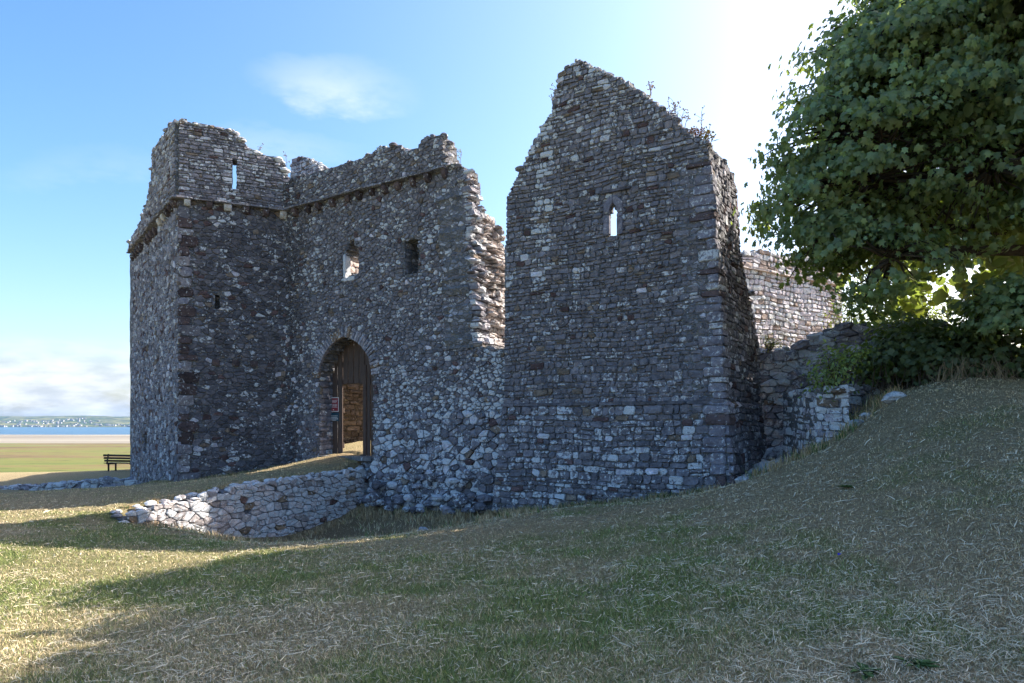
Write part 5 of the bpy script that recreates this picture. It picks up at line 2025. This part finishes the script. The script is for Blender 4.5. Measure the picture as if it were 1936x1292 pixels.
# ------------------------------------------------------------------ turf: blades and strewn straw
def turf():
    rng = np.random.default_rng(3)

    def place(n, y0, y1):
        iy = rng.uniform(1 / y1, 1 / y0, n); Y = 1 / iy
        X = rng.uniform(-.86, .86, n) * Y
        return X, Y
    def clear(X, Y):
        """outside every wall's footprint"""
        def side(ox, oy, nx, ny, m):
            return (X - ox) * nx + (Y - oy) * ny > m
        ok = np.where(X > -.35, side(-.16, 16.5, -.53, -.848, .42) | (X > 4.35), True)
        ok &= np.where((X <= -.35) & (X > -7.13), side(-7.13, 21.5, -.555, -.832, .12), True)
        ok &= np.where((X <= -7.13) & (X > -9.86), side(-9.86, 20.2, .43, -.903, .08), True)
        ok &= np.where(X <= -9.86, side(-9.86, 20.2, -.79, -.61, .08), True)
        ws = wall_side(X, Y)
        ok &= ~((ws > -.30) & (ws < .42) & (Y > 13.0))
        return ok
    # upright blades
    X, Y = place(300000, 3.2, 15.5)
    X2 = rng.uniform(-15, 1, 60000); Y2 = rng.uniform(11, 24, 60000)
    X = np.r_[X, X2]; Y = np.r_[Y, Y2]
    n = len(X)
    g = dryness(X, Y)
    keep = (rng.random(n) < (.55 + .45 * g)) & clear(X, Y)
    X, Y, g = X[keep], Y[keep], g[keep]
    n = len(X)
    Z = ground_z(X, Y)
    h = rng.uniform(.014, .042, n) * (.7 + .6 * g)
    # rank uncut grass in the ditch, along its brim and at the wall feet
    rank = smooth(-1.98, -2.3, Z) * (X > -7) * (X < 1) * (Y > 12.5) + smooth(.55, .2, np.abs((X + .16) * -.53 + (Y - 16.5) * -.848 - .55)) * (X > -.4) * (X < 4.3)
    rank = np.clip(rank, 0, 1) * smooth(.3, .55, fbm(X * 2.2, Y * 2.2, 71, 2))
    h = h * (1 + 6 * rank * rng.random(n))
    g = g * (1 - rank * .7)
    w = np.maximum(.0016, .0005 * Y) * rng.uniform(.7, 1.4, n)
    a = rng.uniform(0, 2 * np.pi, n)
    ln = rng.uniform(.2, 1.4, n) * h; la = rng.uniform(0, 2 * np.pi, n)
    dx, dy = np.cos(a) * w, np.sin(a) * w
    B1 = np.stack([X - dx, Y - dy, Z - .006], -1); B2 = np.stack([X + dx, Y + dy, Z - .006], -1)
    Tt = np.stack([X + np.cos(la) * ln, Y + np.sin(la) * ln, Z + h], -1)
    V = np.stack([B1, B2, Tt], 1).reshape(-1, 3)
    isg = rng.random(n) < (.15 + .75 * g - .10 * smooth(1.2, 3.5, X))
    s = rng.uniform(.6, 1.4, n)[:, None]
    col = np.where(isg[:, None], np.array([.24, .28, .09]) * s, np.array([.66, .52, .31]) * s)
    T = np.repeat(np.c_[col, np.ones(n)], 3, axis=0)
    o = link('grass', fast_mesh('grass', V, np.arange(3 * n).reshape(-1, 3), T), M_BLADE)
    tag(o, 'short parched turf blades covering the lawn', 'grass', kind='stuff')
    # straw left by mowing
    n = 95000
    X, Y = place(n, 3.2, 14.5)
    dens = .25 + .6 * smooth(.35, .65, fbm(X * .9, Y * .9, 40, 3)) + .3 * smooth(.5, 3, X)
    keep = (rng.random(n) < dens) & clear(X, Y)
    X, Y = X[keep], Y[keep]
    n = len(X)
    L_ = rng.gamma(1.5, .026, n).clip(.012, .26)
    w = np.maximum(.0009, .00023 * Y) * rng.uniform(.5, 1.7, n) * (1 + L_ * 4)
    a = rng.uniform(0, 2 * np.pi, n)
    X2, Y2 = X + np.cos(a) * L_, Y + np.sin(a) * L_
    Z1 = ground_z(X, Y) + rng.uniform(.006, .03, n); Z2 = ground_z(X2, Y2) + rng.uniform(.006, .035, n)
    nx, ny = -np.sin(a) * w, np.cos(a) * w
    lift = w * rng.uniform(-.8, .8, n)
    bend = L_ * rng.normal(0, .05, n)
    Xm, Ym, Zm = (X + X2) / 2 - np.sin(a) * bend, (Y + Y2) / 2 + np.cos(a) * bend, (Z1 + Z2) / 2 + .003
    V = np.stack([np.stack([X - nx, Y - ny, Z1 - lift], -1), np.stack([Xm - nx, Ym - ny, Zm - lift], -1), np.stack([X2 - nx * .5, Y2 - ny * .5, Z2], -1),
                  np.stack([X2 + nx * .5, Y2 + ny * .5, Z2], -1), np.stack([Xm + nx, Ym + ny, Zm + lift], -1), np.stack([X + nx, Y + ny, Z1 + lift], -1)], 1).reshape(-1, 3)
    k = np.arange(n)[:, None] * 6
    Fc = np.concatenate([k + np.array([[0, 1, 4, 5]]), k + np.array([[1, 2, 3, 4]])], 0)
    s = rng.uniform(.5, 1.25, n)[:, None]
    col = np.array([.68, .58, .41]) * s
    T = np.repeat(np.c_[col, np.ones(n)], 6, axis=0)
    o = link('straw', fast_mesh('straw', V, Fc, T), M_BLADE)
    tag(o, 'loose cut straw strewn over the lawn', 'straw', kind='stuff')
    # rank tufts along wall feet, the ditch and its brim
    r = random.Random(77)
    foot = []
    for k in range(150):
        u = r.uniform(-.2, 5.2); foot.append((-.16 + .848 * u - .53 * r.uniform(.38, .62), 16.5 - .53 * u - .848 * r.uniform(.38, .62), 1.0))
    for k in range(80):
        u = r.uniform(4.2, 8.0); dd = r.uniform(.5, 1.3); foot.append((-7.13 + .832 * u - .555 * dd, 21.5 - .555 * u - .832 * dd, 1.2))
    for k in range(90):
        a, b_ = r.choice(list(zip(RW[:-1], RW[1:]))); t = r.random()
        foot.append((a[0] + (b_[0] - a[0]) * t + r.uniform(.25, .55), a[1] + (b_[1] - a[1]) * t - r.uniform(.1, .45), .8))
        foot.append((a[0] + (b_[0] - a[0]) * t - r.uniform(.45, .6), a[1] + (b_[1] - a[1]) * t + r.uniform(.0, .2), .5))
    for k in range(170):
        foot.append((r.uniform(-5.5, 0.5), r.uniform(12.0, 15.5), .9))
    for k in range(90):
        u = r.uniform(.1, 3.0); foot.append((-9.86 + .903 * u + .43 * r.uniform(.1, .25), 20.2 + .43 * u - .903 * r.uniform(.1, .25), .6))
        u = r.uniform(.1, 7); foot.append((-9.86 - .606 * u - .79 * r.uniform(.1, .25), 20.2 + .796 * u - .61 * r.uniform(.1, .25), .6))
    for k in range(90):
        x = r.uniform(1420, 1700); Y = r.uniform(11.6, 13.6); foot.append(((x - CX) / F * Y, Y, 1.3))
    V, Fq, T = [], [], []
    fx = np.array([f_[0] for f_ in foot]); fy = np.array([f_[1] for f_ in foot]); fz = ground_z(fx, fy)
    for (x, y, hs), z in zip(foot, fz):
        dead = r.random() < (.92 if -6.5 < x < .2 and y > 12.8 else .6)
        for k in range(24):
            an = r.uniform(0, 6.28); h_ = r.uniform(.06, .20) * hs; ln_ = r.uniform(.2, .9) * h_
            p = Vector((x + r.gauss(0, .07), y + r.gauss(0, .07), z - .02))
            ux, uy = math.cos(an), math.sin(an)
            m_ = p + Vector((ux * ln_ * .35, uy * ln_ * .35, h_ * .62)); e = p + Vector((ux * ln_, uy * ln_, h_ * r.uniform(.7, 1.05)))
            w_ = r.uniform(.003, .006); sx, sy = -uy * w_, ux * w_
            i0 = len(V)
            V += [(p.x - sx, p.y - sy, p.z), (p.x + sx, p.y + sy, p.z), (m_.x + sx, m_.y + sy, m_.z), (m_.x - sx, m_.y - sy, m_.z), (e.x, e.y, e.z), (e.x, e.y, e.z + .002)]
            Fq += [(i0, i0 + 1, i0 + 2, i0 + 3), (i0 + 3, i0 + 2, i0 + 4, i0 + 5)]
            s_ = r.uniform(.6, 1.3)
            c = (.52 * s_, .38 * s_, .21 * s_, 1) if dead or r.random() < .3 else (.13 * s_, .19 * s_, .06 * s_, 1)
            T += [c] * 6
    o = link('rank_grass', fast_mesh('rank_grass', V, Fq, T), M_BLADE)
    tag(o, 'uncut dead and green grass tufts along the wall feet and ditch', 'grass', kind='stuff')
    # rosettes of coarse green weed
    for (x, y, Y, lab) in ((1638, 1248, 4.0, 'flat dark green weed rosette in the bare turf'), (1735, 1245, 4.0, 'second dark green weed rosette, closer to the right edge'), (1600, 905, 8.4, 'flat green plantain patch on the upper bank')):
        X0 = (x - CX) / F * Y
        z0 = float(ground_z(X0, Y))
        r = random.Random(x)
        mb = MB()
        for k in range(26):
            an = r.uniform(0, 6.28); l = r.uniform(.05, .12)
            q = Vector((r.gauss(0, .03), r.gauss(0, .03), .004)); e = q + Vector((math.cos(an) * l, math.sin(an) * l, r.uniform(.0, .03)))
            sd = (e - q).cross(Vector((0, 0, 1))).normalized() * l * .2
            m_ = (q + e) / 2 + Vector((0, 0, .012))
            s = r.uniform(.7, 1.3)
            mb.add(([tuple(q), tuple(m_ + sd), tuple(e), tuple(m_ - sd)], [(0, 1, 2, 3)]), (.08 * s, .13 * s, .04 * s, 1))
        o = link('weed_rosette', mb.mesh('weed_rosette'), M_BLADE, None, (X0, Y, z0 + .004))
        tag(o, lab, 'weed', 'green weed rosettes in the lawn')
    # a scrap of blue litter
    p = P(1589, 1059, 6.2)
    z = float(ground_z(p.x, p.y))
    mb = MB()
    mb.add(([(-.03, -.012, .0), (.0, -.02, .016), (.032, .0, .004), (.012, .018, .012), (-.02, .014, .02)], [(0, 1, 4), (1, 3, 4), (1, 2, 3)]), (.04, .03, .35, 1))
    o = link('litter_scrap', mb.mesh('litter_scrap'), M_BLADE, None, (p.x, p.y, z + .02))
    tag(o, 'tiny crumpled blue scrap lying in the straw', 'litter')


turf()


# ------------------------------------------------------------------ the air over the estuary
def haze():
    v, f = box_geo((-1000, 2300, 30.5), (17000, 9400, 129))
    m, nt, N, L, out = new_mat('sea_haze')
    vol = N('ShaderNodeVolumePrincipled')
    vol.inputs['Color'].default_value = (.36, .62, 1, 1)
    vol.inputs['Density'].default_value = 4.2e-5
    vol.inputs['Anisotropy'].default_value = .2
    L(vol.outputs[0], out.inputs['Volume'])
    o = link('haze', mesh_from('haze', v, f), m)
    tag(o, 'thin pale sea haze over the estuary', 'haze', kind='stuff')


haze()
